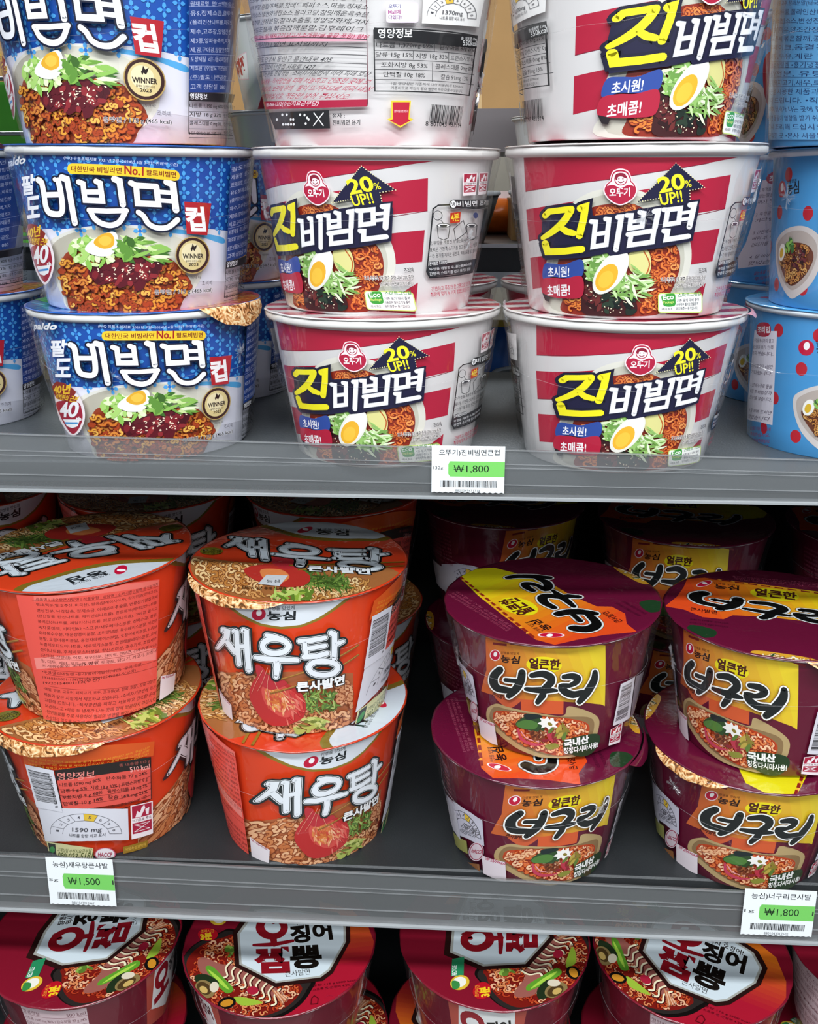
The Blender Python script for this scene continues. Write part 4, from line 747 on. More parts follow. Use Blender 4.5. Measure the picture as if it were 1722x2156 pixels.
# ================================================================== maroon bowl
def art_maroon():
    A = Art('side', 'N'); phi = {'N1u': 0}; T = lambda n, p: phi.__setitem__(n, turn(n, p, 'N1u', (1043, 1382)))
    T('N1l', (1084, 1677)); T('N2u', (1453, 1372)); T('N2l', (1498, 1680)); T('Nb1u', (1080, 1136)); T('Nb2u', (1346, 1165)); phi.update({'Nb1l': .9, 'Nb2l': .2, 'Nb3u': .8, 'Nb3l': 0})
    f = lambda: A.on('N1u', 940, 1350, 4.1); f()
    A.part('label_field')
    A.poly([(415, 480), (640, 490), (560, 570), (500, 560)], 'B85430'); A.grad([(338, -40), (1370, -20), (1366, 560), (1330, 545), (1200, 530), (1010, 520), (820, 520), (640, 500), (480, 480), (300, 430), (345, 250)], 'C8622E', 'E2C62C', (400, 300), (1330, 120), 12)
    A.poly([(640, 500), (1010, 520), (1008, 632), (820, 622), (645, 608)], 'D0582E'); A.poly([(420, 460), (650, 500), (640, 520), (560, 575), (500, 560), (430, 500)], 'C85A34', True)
    for i in range(7): x = 400+i*150; A.poly([(x, 8), (x+120, 22), (x+120, 42), (x, 28)], '7A1C22')
    maker_dot(A, 420, 121, 40, 42, True); A.text('인생을 맛있게', (470, 108), (625, 118), 22, '3A1A14', .0); A.text('농심', (472, 180), (625, 194), 62, '2A1412', .03)
    A.ell(842, 205, 154, 72, 'E8D61C', 3); A.text('얼큰한', (712, 228), (972, 244), 84, '4A1A14', .04)
    A.text('큰사발면', (392, 470), (512, 505), 34, '3A1410', .02)
    A.part('bowl_picture')
    bw = [(345, 650), (355, 580), (400, 548), (450, 540), (560, 575), (820, 625), (1010, 640), (1060, 560), (1290, 640), (1310, 760), (1240, 900), (1080, 1010), (950, 1025), (800, 1000), (620, 930), (470, 820), (375, 720)]
    A.poly(bw, 'B49A6C', True); A.poly([(372, 655), (385, 595), (430, 565), (560, 595), (820, 640), (1010, 650), (1240, 660), (1270, 760), (1210, 880), (1070, 980), (950, 995), (810, 970), (640, 900), (490, 790), (400, 710)], '8A6E4A', True)
    nd = [(400, 650), (440, 600), (650, 620), (820, 650), (1010, 660), (1200, 700), (1230, 780), (1150, 900), (1050, 970), (950, 985), (820, 955), (650, 880), (500, 780), (420, 700)]
    A.poly(nd, 'B8421E', True); A.noodles(nd, 150, 66, 15, ['E88A50', 'F0B486', 'DC6E38', 'F4C8A0'], '9A2C14'); A.noodles([(420, 640), (620, 620), (660, 660), (470, 700)], 30, 60, 15, ['F4CBA4', 'EDB68A'], 'B05A34')
    A.poly([(610, 690), (690, 640), (800, 640), (850, 700), (830, 770), (720, 760), (620, 730)], '2E4A28', True); A.poly([(612, 700), (700, 670), (790, 700), (760, 750), (640, 740)], '4E7A38', True); A.poly([(680, 620), (800, 625), (820, 650), (700, 670)], '1E2A2A', True)
    A.stroke([(625, 750), (650, 830), (740, 880), (840, 880)], [16, 26, 26, 10], 'C04058', smooth=True); A.stroke([(650, 770), (700, 830), (800, 860)], 8, 'E8A0A8', smooth=True); A.leaves([(700, 770), (830, 780), (850, 850), (720, 840)], 26, 50, 22, ['7A3A24', '5A2A1A', '9A5A34']); A.leaves([(840, 800), (960, 800), (950, 860), (840, 850)], 10, 80, 30, ['B83848', '8A2A30'])
    A.leaves([(900, 760), (1030, 740), (1040, 820), (940, 830)], 12, 100, 30, ['B8A048', '8A7A30', '5E7A34']); A.poly([(850, 890), (940, 870), (970, 900), (890, 925)], '8A8A3A', True)
    A.poly([(790+j, 700+k) for j, k in ((0, 0), (30, -20), (20, -45), (60, -40), (80, -58), (100, -35), (130, -50), (140, -20), (175, -15), (150, 10), (165, 35), (120, 30), (95, 55), (70, 30), (30, 40), (35, 15))], 'F4F0EA', True); A.ell(893, 705, 22, 14, '8A7A30', 30)
    A.part('claim_banner'); A.poly([(1010, 850), (1100, 818), (1180, 800), (1290, 790), (1312, 850), (1250, 950), (1160, 985), (1060, 965), (1010, 940)], '243A20', True)
    A.text('국내산', (1015, 905), (1215, 862), 62, 'F2F2EE', .05, ('1C2A18', .08), slant=.15); A.text('청정다시마사용!', (1010, 960), (1292, 905), 50, 'F2F2EE', .03, ('1C2A18', .07), slant=.15)
    A.part('product_title'); A.title(G_NEO, '1E2222', [('7A4A1C', 15), ('F4F4F0', 11)])
    A.part('barcode'); A.poly([(1488, 362), (1608, 298), (1560, 655), (1420, 722)], 'D8D4DC'); A.bars([(1500, 385), (1585, 340), (1540, 640), (1440, 690)], 30, '1A1A1C', 8, False)
    A.poly([(1615, 296), (1720, 240), (1640, 600), (1568, 650)], '8A8088'); hot_icons(A, [(1402, 755), (1502, 690), (1478, 862), (1383, 892)]); A.poly([(285, 632), (425, 700), (455, 890), (320, 840)], 'E2D6DC'); A.text('농심mall', (300, 668), (420, 728), 28, 'B03A5A', .02)
    A.part('nutrition_table').on('N2l', 1240, 1480, 3.573, phi['N2l'])
    gauge(A, [(465, 560), (690, 790), (690, 982), (482, 830)], '1500 mg', 5, 'C8C6D4'); A.poly([(488, 840), (582, 925), (584, 1020), (495, 940)], '9A9A54'); A.ell(638, 1014, 48, 70, 'D8C8D0'); A.ell(638, 1014, 44, 64, 'A03A54', ring=6); A.text('HACCP', (605, 1012), (672, 1038), 26, 'A02A4A', .03); A.poly([(520, 1040), (650, 1110), (655, 1175), (530, 1100)], '8A5A34')
    A.part('ingredients_panel').on(None, 0, 0, 1); s0 = -1.75*A.rm
    A.lines(['너구리큰사발면(얼큰한맛) 유탕면', '소맥분(밀:미국산, 호주산), 팜유', '감자전분, 변성전분, 난각칼슘, 정제소금', '야채조미추출물, 올리고녹차풍미액', '스프류/정제소금, 조미양념분, 설탕', '홍합분말, 매운맛조미분말, 다시마', '간장분말, 볶음양념분, 후추가루', '교환 구입한 곳 및 본사', '직사광선을 피하고 서늘한 곳에 보관'], [(s0-.02, .078), (s0+.018, .078), (s0+.018, .045), (s0-.02, .045)], 'A8556A', 0, .6)
    gauge(A, [(s0-.018, .040), (s0+.02, .040), (s0+.02, .016), (s0-.018, .016)], '1500 mg', 5, 'B8B6C4') if False else A.poly([(s0-.018, .040), (s0+.02, .040), (s0+.02, .016), (s0-.018, .016)], 'C8C6D0')
    # lid
    L = Art('lid', 'N', gloss=.16); ll = {'N2u': 0}; L.part('lid_print').on('N2u', 1380, 1200, 5.035)
    ll['N1u'] = lturn('N1u', (1157, 1350), 'N2u', (1483, 1228)); ll['N1l'] = lturn('N1l', (1045, 1618), 'N2u', (1483, 1228)); ll['N2l'] = ll['N1l']+2.6; ll.update({'Nb1u': .1, 'Nb2u': .15, 'Nb1l': -1.2, 'Nb2l': .5, 'Nb3u': .3, 'Nb3l': 0})
    L.grad([(100, 385), (230, 280), (300, 180), (335, 95), (520, 82), (1100, 150), (1722, 230), (2300, 320), (2500, 430), (2420, 520), (1722, 560), (1200, 500), (820, 480), (720, 522), (500, 500), (300, 420)], 'DC4A1C', 'DCD018', (350, 300), (2000, 320), 14)
    for i in range(14): x = 560+i*140; y = 90+i*19; L.poly([(x, y-6), (x+95, y+6), (x+95, y+18), (x, y+6)], '8A2418'); L.poly([(x+100, y+4), (x+118, y+6), (x+150, y+22), (x+110, y+18)], 'E8A030')
    maker_dot(L, 516, 146, 76, 24, True); L.text('인생을 맛있게', (615, 148), (885, 180), 18, '3A1A14'); L.text('농심', (625, 196), (880, 218), 44, '2A1412', .03)
    L.ell(1262, 262, 262, 62, 'E0D418', 6); L.text('얼큰한', (1050, 268), (1490, 320), 74, '4A1A14', .04)
    L.title(G_NEO, '0C0C0C', [('6A3A14', 15), ('D4DADC', 11)], aff((400, 205, 1300, 545), ((385, 205), (2090, 440), (395, 430))))
    L.text('큰사발면', (365, 430), (650, 470), 34, '4A1410', .02); L.poly([(365, 585), (630, 640), (600, 715), (360, 700)], '1C3A20', True); L.lines(['끓는물을 부은 후 뚜껑을 덮고 4분 후에 드십시오', '뜨거우니 조리 및 취급에 주의하십시오'], [(370, 500), (780, 545), (770, 620), (360, 570)], '3A0C22', 0, .5)
    L.lines(['잘 저어서 드십시오. 기호에 따라 스프의 양을 조절하여 드시기 바랍니다', '직사광선을 피하고 서늘하고 건조한 곳에 보관하십시오', '개봉한 제품은 즉시 드십시오'], [(800, 60), (1900, 150), (1950, 210), (850, 110)], '9A4A62', 0, .5)
    L.poly([(1020, 860), (1300, 880), (1722, 960), (1722, 1060), (1300, 1060), (1060, 960)], 'D8A030', True); L.noodles([(1100, 880), (1700, 950), (1700, 1040), (1200, 1040)], 40, 110, 16, ['F0E0B8', 'E8C890', 'F4ECD0'], '8A5A28'); L.leaves([(1100, 890), (1650, 950), (1600, 1030), (1200, 1020)], 12, 80, 22, ['B03A24', '2A4A2A', 'E8E4D0'])
    return A, L, phi, ll

# ================================================================== dark red bowl with the octagon lid
def art_octagon():
    L = Art('lid', 'O', gloss=.2); L.part('lid_print').on('O2', 380, 1880, 3.5875); ll = {'O2': 0}
    for n, p in (('O1', (104, 2090)), ('O3', (1010, 2098))): ll[n] = lturn(n, p, 'O2', (437, 1967))
    ll['O4'] = lturn('O4', (1578, 2112), 'O2', (713, 2020)); ll['O5'] = ll['O3']+.15; 
    L.grad([(1050, 60), (1300, 130), (1420, 260), (1480, 420), (1450, 620), (1300, 900), (1000, 1100), (700, 1150), (700, 700), (1060, 640)], 'D06A1C', 'A8182E', (1250, 150), (1300, 560), 12)
    bw = [(12, 520), (60, 430), (150, 360), (280, 305), (420, 280), (700, 500), (1000, 640), (985, 740), (900, 850), (760, 935), (560, 975), (380, 955), (220, 880), (90, 740), (30, 620)]
    L.poly(bw, '14100F', True); L.poly([(22+(x-22)*.965, 620+(y-620)*.955) for x, y in bw], '2C2624', True)
    nd = [(45, 530), (100, 440), (200, 375), (330, 335), (430, 330), (700, 560), (900, 690), (900, 760), (800, 860), (640, 925), (470, 930), (310, 880), (170, 780), (80, 660)]
    L.poly(nd, '7A1A14', True); L.noodles(nd, 210, 62, 11, ['C8542C', 'DC8A58', 'B23A20', 'E8B08A'], '5A100C')
    L.poly([(130, 520), (180, 490), (300, 540), (420, 560), (720, 720), (800, 800), (700, 790), (500, 700), (300, 640), (160, 610)], '9A5A50', True)
    for i in range(9):
        x, y = 330+i*46, 560+i*26; L.stroke([(x+60, y-40), (x+20, y+10), (x+30, y+70), (x-10, y+90)], 20, '4A1414', smooth=True); L.stroke([(x+55, y-40), (x+12, y+10), (x+24, y+68), (x-10, y+86)], 13, 'EDE4C0', smooth=True)
    L.poly([(190, 575), (240, 560), (330, 650), (400, 730), (350, 762), (280, 700)], '5E9A2C', True); L.poly([(205, 580), (300, 650), (370, 735), (300, 690)], 'A8D04A', True); L.poly([(405, 790), (520, 800), (620, 830), (560, 850), (450, 850)], '9AB83A', True); L.poly([(110, 630), (200, 620), (290, 680), (230, 720), (130, 690)], '22301C', True)
    L.ell(185, 730, 80, 62, '8A7448', 35); L.ell(178, 725, 60, 42, '4E3A20', 35); L.ell(175, 735, 34, 24, 'C8A860', 35); L.ell(255, 715, 34, 40, 'DCD0B8', 20); L.ell(350, 835, 70, 44, '141010', -15); L.ell(350, 836, 50, 26, 'C88828', -15); L.ell(545, 740, 44, 32, 'A82038', 0); L.leaves([(320, 430), (400, 400), (400, 470), (330, 460)], 8, 60, 30, ['8AB04A', '5A7A2C'])
    for i in range(6): L.stroke([(690+i*16, 730+i*8), (740+i*14, 800), (770+i*8, 850-i*12)], 10, ('C07850', 'E0B090')[i % 2], smooth=True)
    # octagon
    oc = [(395, 300), (540, 100), (780, 92), (1180, 150), (1280, 235), (1282, 370), (1150, 610), (1075, 668), (710, 715), (412, 560)]
    L.poly(oc, '2A1412'); cx, cy = 850, 400
    L.poly([(cx+(x-cx)*.925, cy+(y-cy)*.905) for x, y in oc], 'A8A8A0'); L.poly([(cx+(x-cx)*.885, cy+(y-cy)*.86) for x, y in oc], 'D2DEE4')
    mr = '8A1420'; L.ell(690, 265, 122, 92, mr); L.ell(695, 262, 62, 46, 'D2DEE4', 10); L.stroke([(740, 178), (750, 200), (700, 225)], [10, 26, 30], mr, smooth=True); L.stroke([(700, 340), (708, 388)], [54, 46], mr); L.stroke([(552, 398), (700, 392), (850, 366)], [20, 32, 22], mr, smooth=True)
    L.text('짬', (582, 604), (848, 596), 178, mr, .055, res=4); L.text('징어', (845, 382), (1145, 352), 128, '17120F', .045, res=4); L.text('뽕', (845, 575), (1062, 562), 160, '17120F', .05, res=4); L.text('큰사발면', (792, 640), (980, 620), 44, '2A2624', .0)
    L.text('짬뽕엔', (840, 208), (975, 200), 34, '2A2220', .02); L.text('역시 오징어!', (848, 250), (1098, 230), 38, '2A2220', .02)
    L.ell(207, 318, 76, 48, 'B81424'); L.text('조리시간', (155, 305), (255, 300), 22, 'E8A030', .01); L.text('3분', (155, 362), (240, 352), 50, 'F0C828', .045)
    L.poly([(345, 150), (500, 145), (520, 205), (335, 215)], '2A8A5A'); L.text('RECYCLE', (352, 178), (440, 172), 22, 'E8F0EA', .02); L.ell(285, 200, 66, 48, 'E0B838'); L.ell(290, 198, 46, 34, 'F0EDE0'); L.poly([(230, 170), (300, 160), (290, 195), (240, 200)], '3A8A44', True)
    L.lines(['중량 115 g (500 kcal)', '스프류 중 오징어 4.2% 함유'], [(1000, 690), (1320, 650), (1345, 700), (1000, 750)], '4A0C18', .0, .6); L.stroke([(990, 800), (1010, 780), (1040, 800), (1035, 840), (985, 845)], 6, '5A0E18', True)
    for i in range(9): L.ell(1130+(i % 3)*90, 740+(i//3)*60, 40, 22, 'B82440', ring=2, a0=180, a1=360)
    maker_dot(L, 1110, -2, 0.1, 0.1) if False else None
    A = Art('side', 'O'); U = A.rm*PI; h = DIM['O'][2]
    A.part('label_field').on(None, 0, 0, 1)
    for s0 in (0, 2.6):
        c = s0*A.rm*1.0
        A.raw([(c-.026, h), (c+.026, h), (c+.024, .03), (c, .022), (c-.024, .03)], 'A8483A'); A.raw([(c-.018, h-.004), (c+.018, h-.004), (c+.02, .045), (c, .03), (c-.02, .045)], 'D8D8D6')
        A.text('오', (c-.016, .048), (c+.002, .05), .03, '8A1420', .05, res=4); A.text('징어', (c+.002, .06), (c+.017, .062), .013, '17120F', .04)
    c = -1.45*A.rm; A.raw([(c-.022, h-.006), (c+.022, h-.006), (c+.022, .02), (c-.022, .02)], 'C8B0B4')
    A.lines(['영양정보                 500 kcal', '나트륨 1600 mg 80% | 탄수화물 77 g 24%', '당류 5 g 5% | 지방 16 g 30% | 트랜스지방 0 g', '포화지방 8 g 53% | 콜레스테롤 0 mg', '단백질 9 g 16%', '1일 영양성분 기준치에 대한 비율', '끓는물을 용기 안쪽 표시선까지', '뚜껑을 덮고 3분 후에 드십시오'], [(c-.021, h-.007), (c+.021, h-.007), (c+.021, .025), (c-.021, .025)], '5A1A28', .0, .6)
    for i in range(6): A.stroke([(c-.022, h-.014-i*.0085), (c+.022, h-.014-i*.0085)], .0003, '6A2A38', cap=False)
    return A, L, ll
# ================================================================== the shelves
XA, XB = -.75, .75
def board(name, z, y0, y1, th, m, lab=None):
    v, f = [], []
    lip = .004
    prof = [(y0, z-.0012), (y0+.0012, z), (y1, z), (y1, z-th), (y0+.014, z-th), (y0+.014, z-th+.004), (y0+lip, z-th+.004), (y0, z-th+.0052)]
    v, f = extrude_x([(a, b+ZO) for a, b in prof], [XA, XB]); o = mk(name, v, f, m); tag(o, lab, None, None, 'structure'); return o
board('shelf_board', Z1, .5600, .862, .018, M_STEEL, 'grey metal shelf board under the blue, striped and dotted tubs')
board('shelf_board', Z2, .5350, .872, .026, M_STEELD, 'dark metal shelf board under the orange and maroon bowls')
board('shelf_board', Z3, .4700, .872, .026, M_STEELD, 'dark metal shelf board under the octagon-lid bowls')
board('shelf_board', .185, .5900, .862, .018, M_STEEL, 'metal shelf board above the top row')
v, f = box(XA, XB, .874, .882, Z3-.35+ZO, Z1-.03+ZO); tag(mk('shade_panel', v, f, M_SHADE), None, None, None, 'structure')  # added near-black sheet: its colour stands in for shade in the open back
v, f = box(-3, 3, -2.5, 3.2, -.004, 0); tag(mk('floor', v, f, mat('8A8A86', .3, .5, 0, 0, 300, .1, 6)), None, None, None, 'structure')
for x in (XA-.02, XB): v, f = box(x, x+.02, .53, .9, .02, 1.9); tag(mk('trim_2', v, f, M_STEEL), None, None, None, 'structure')

def rail(name, zt, z0, yb, lean, lab):
    """clear price rail: a thin leaning plastic strip with ridges and a hooked foot"""
    r = D.objects.new(name, None); COL.objects.link(r); r.location = (0, yb, z0+ZO); tag(r, lab, 'shelf rail')
    hh = lambda x: zt(x)-z0
    Y = lambda x, t: lean*t*hh(x)
    xs = [XA+(XB-XA)*i/24 for i in range(25)]
    t_ = .0011
    P = lambda t, d: (lambda x: (Y(x, t)+d, hh(x)*t))
    v, f = extrude_x([P(.03, 0), P(1, 0), P(1, t_), P(.03, t_)], xs); mk('clear_strip', v, f, M_RAIL, r)
    for t, d in ((.988, .0010), (.70, .0005), (.62, .0004), (.28, .0006)):
        v, f = extrude_x([P(t-.008, -d), P(t+.008, -d), P(t+.008, -.0001), P(t-.008, -.0001)], xs); mk('ridge', v, f, M_RAILR, r)
    v, f = extrude_x([(lambda x: (-.0022, -.0006)), (lambda x: (-.0022, .0008)), (lambda x: (.006, .0008)), (lambda x: (.006, -.0006))], xs); mk('foot_lip', v, f, M_EDGE, r)
    return r
M_RAILR = film_mat('clear_rail_ridge', .9, (.42, .44, .45, 1), .4, .02, 60, .3, .04, .2)
M_EDGE = mat('A8ACAE', .25, .7, .1)
zr1 = lambda x: (-.1498-(x+.0325)*.0192)*.988
zr2 = lambda x: (-.4412-(x+.0319)*.0125)*.972
rail('price_rail', zr1, -.1779, .5360, .10, 'clear plastic price rail along the upper shelf, in front of the blue and striped bowls')
rail('price_rail', zr2, -.4680, .5080, .06, 'clear plastic price rail along the lower shelf, in front of the orange and maroon bowls')

# ------------------------------------------------------------------ price tags
def price_tag(x, z, w_, h_, y, l1, price, weight, bar, right, lab):
    r = D.objects.new('price_tag', None); COL.objects.link(r); r.location = (x, y, z+ZO); r.rotation_euler = (math.radians(-4), 0, 0); tag(r, lab, 'price tag', 'paper price tags on the rails')
    n = 26; top = [(w_*i/n, h_) for i in range(n, -1, -1)]; bot = [(w_*i/n, (.0005 if i % 2 else 0)) for i in range(n+1)]
    v = [(a, 0, b) for a, b in bot+top]+[(a, .0003, b) for a, b in bot+top]; k = len(bot+top)
    f = [tuple(range(k)), tuple(range(2*k-1, k-1, -1))]+[(i, i+k, (i+1) % k+k, (i+1) % k) for i in range(k)]
    mk('card', v, f, mat('EEF2F4', .6, .3), r)
    A = Art('flat', gloss=.6); A.part('printed_text').on(None, 0, 0, 1); u, q = w_/158., h_/98.
    T = lambda a, b: (a*u, h_-b*q)
    A.raw([T(158, 32), T(158, 64), T(40, 64), T(36, 58), T(36, 38), T(40, 32)], '78CC62')
    A.text(l1, T(16, 22), T(146, 21), 14*q, '1E2224', .008, res=3); A.text(price, T(48, 57), T(124, 56), 17*q, '14281A', .0, res=4); A.text(weight, T(3, 51), T(25, 51), 8*q, '2A2E30', .0)
    if right: A.text(right, T(153, 52), T(156, 52), 9*q, '2A2E30', 0)
    A.bars([T(20, 72), T(143, 72), T(143, 86), T(20, 86)], 46, '1A1C1E', int(w_*1e5)); A.text(bar, T(52, 96), T(106, 96), 5.5*q, '5A5E60', 0)
    make_text()
    for n_, me in A.build(): o = D.objects.new(n_, me); COL.objects.link(o); o.parent = r
price_tag(-.0187, -.1745, .0424, .0280, .5342, '오뚜기)진비빔면큰컵', '₩1,800', '132g', '8801045431314', None, 'white price tag with a green price band, on the upper rail below the striped bowls')
def at(px, py, y): d = pxray(px, py); return d*(y/d.y)
p = at(107, 1902, .506); p2 = at(246, 1908, .506)
price_tag(p.x, p.z, p2.x-p.x, .0360, .5055, '농심)새우탕큰사발', '₩1,500', '5g', '8801043015967', '1', 'white price tag with a green price band, on the lower rail below the orange bowls')
p = at(1558, 1966, .506); p2 = at(1707, 1974, .506)
price_tag(p.x, p.z, p2.x-p.x, .0342, .5055, '농심)너구리큰사발', '₩1,800', '1g', '8801043017602', '1', 'white price tag with a green price band, on the lower rail below the maroon bowls')

# ================================================================== cups
BODY = {'P': 'DEDEEA', 'J': 'DEDBDA', 'D': '4A9AD6', 'S': 'EA4620', 'N': '660E2E', 'O': '6E1226', 'Y': 'DCDEDC'}
RIM = {'P': 'E8E8E6', 'J': 'E8E6E2', 'D': 'DCE4EA', 'S': 'E2DEDA', 'N': 'D8C8CC', 'O': 'D8CCCC', 'Y': 'E8EAE8'}
LIDC = {'P': '2A62B8', 'J': 'DCD6D4', 'D': '5AA6DC', 'S': 'C83A1A', 'N': '5E0F2E', 'O': '7E1428', 'Y': 'E4E6E4'}
ARTS = {}
_au = {'P': art_blue()+({},), 'J': art_stripe()+({},), 'D': art_dots()+({},), 'S': art_orange(), 'N': art_maroon()}
a, l, ll = art_octagon(); _au['O'] = (a, l, {'O1': 1.45, 'O2': -.95, 'O3': -.1, 'O4': 1.2, 'O5': 0}, ll)
Y = Art('side', 'Y'); Y.part('product_title').on(None, 0, 0, 1)
for i in range(5):
    c = (i-2)*Y.rm*1.25; Y.raw([(c-.017, .030), (c+.014, .028), (c+.018, .052), (c-.004, .048), (c-.016, .040)], 'E8C8D0'); Y.raw([(c-.0162, .0308), (c+.0133, .0288), (c+.0172, .0508), (c-.004, .0468), (c-.0152, .0394)], 'ECEEEC')
    Y.text('육개장', (c-.0145, .0315), (c+.0135, .0345), .0135, 'B01838', .06); Y.text('농심', (c-.016, .046), (c-.008, .0485), .005, 'B83A50', .04); Y.raw([(c+.02, .002), (c+.03, .002), (c+.03, .014)], 'B01838')
make_text()
for k_, (a, l, ph, ll) in _au.items(): ARTS[k_] = (a.build(), l.build(), ph, ll)
ARTS['Y'] = (Y.build(), [], {}, {})
def cup_meshes(k):
    R_, r_, h_, l_ = DIM[k]; t = .0007; me = {}
    hz = h_-l_; rt = R_-.003
    prof = [(0.0001, .003), (r_-.004, .003), (r_-.003, .0002), (r_-.0006, 0), (r_, .0008)]+[(r_+(rt-r_)*i/6, h_*i/6) for i in range(1, 6)]+[(rbody(k, hz), hz)]
    v, f = lathe(prof, 192); mt = mat(BODY[k], .36, .4, coat=.7)
    me['cup_body'] = (v, f, mt)
    rb = rbody(k, hz)
    if l_ > .003: pr = [(rb-.001, hz), (rb+.0006, hz-.0002), (R_-.0006, hz+.0008), (R_, hz+.002), (R_-.0001, h_-.002), (R_-.0012, h_-.0007), (R_-.005, h_-.0006), (R_-.005, hz+.001)]
    else: pr = [(rb-.001, hz), (rb+.0003, hz-.0001), (R_-.0008, hz+.0003), (R_, hz+.0008), (R_-.0002, h_-.0008), (R_-.0012, h_-.0006), (R_-.005, h_-.0006), (R_-.005, hz+.0006)]
    v, f = lathe(pr, 128, True); me['rim'] = (v, f, mat(RIM[k], .4, .4))
    rd = random.Random(3)
    v, f = lathe([(0.0001, h_), (R_*.5, h_), (R_-.0012, h_), (R_+.0005, h_-.0004), (R_+.0004, h_-.001), (R_-.0012, h_-.0006), (0.0001, h_-.0006)], 128, wob=lambda a, i: (.00025*math.sin(a*9)+.0002*math.sin(a*23) if i in (3, 4) else 0)); me['lid'] = (v, f, mat(LIDC[k], .2, .45, coat=.7))
    q = h_*.22
    fp = [(R_+.0007, h_-.0012), (R_+.0007, hz+.0004), (rbody(k, h_*.8)+.0032, h_*.8), (rbody(k, h_*.6)+.0036, h_*.6), (rbody(k, h_*.4)+.0024, h_*.4), (rbody(k, q)+.0017, q), (rbody(k, .004)+.0016, .004)]
    v, f, n_ = [], [], 30                        # the sheet of film that stands off the tapering wall at the flank
    for i, (r0, z0) in enumerate(fp):
        for j in range(n_+1):
            a = PI/2+(j/n_*2-1)*.66; e = 1-abs(j/n_*2-1)**6; rw = rbody(k, min(z0, hz))+.0009
            rr = rw+(r0-rw)*e+(0 if i < 2 else (.0003*math.sin(a*17+i)+.0002*math.sin(a*41+2*i))*e) if i >= 2 else r0
            v.append((rr*math.sin(a), -rr*math.cos(a), z0))
    for i in range(len(fp)-1):
        for j in range(n_): q_ = i*(n_+1)+j; f.append((q_, q_+1, q_+n_+2, q_+n_+1))
    me['shrink_wrap'] = (v, f, M_FILM)
    out = {}
    for n, (v, f, m_) in me.items():
        o = mk(n, v, f, m_, None, None, True); out[n] = o.data
        bm_ang = o.data
        D.objects.remove(o)
    return out
CM = {k: cup_meshes(k) for k in DIM}
def tab_mesh(k, a0, wid, drop, hexc):           # lid flap hanging over the rim
    R_, r_, h_, l_ = DIM[k]; v, f = [], []; n, m_ = 12, 6
    for i in range(n+1):
        t = i/n*2-1; a = a0+t*wid; e = (1-t*t)**.6
        for j in range(m_+1):
            s_ = j/m_*e; r = R_+.0016+.0055*s_-.002*s_*s_; z = h_+.0002-drop*s_**1.6+.0006*math.sin(i*1.7)*s_
            v.append((r*math.sin(a), -r*math.cos(a), z))
    for i in range(n):
        for j in range(m_): q = i*(m_+1)+j; f.append((q, q+1, q+m_+2, q+m_+1))
    return v, f
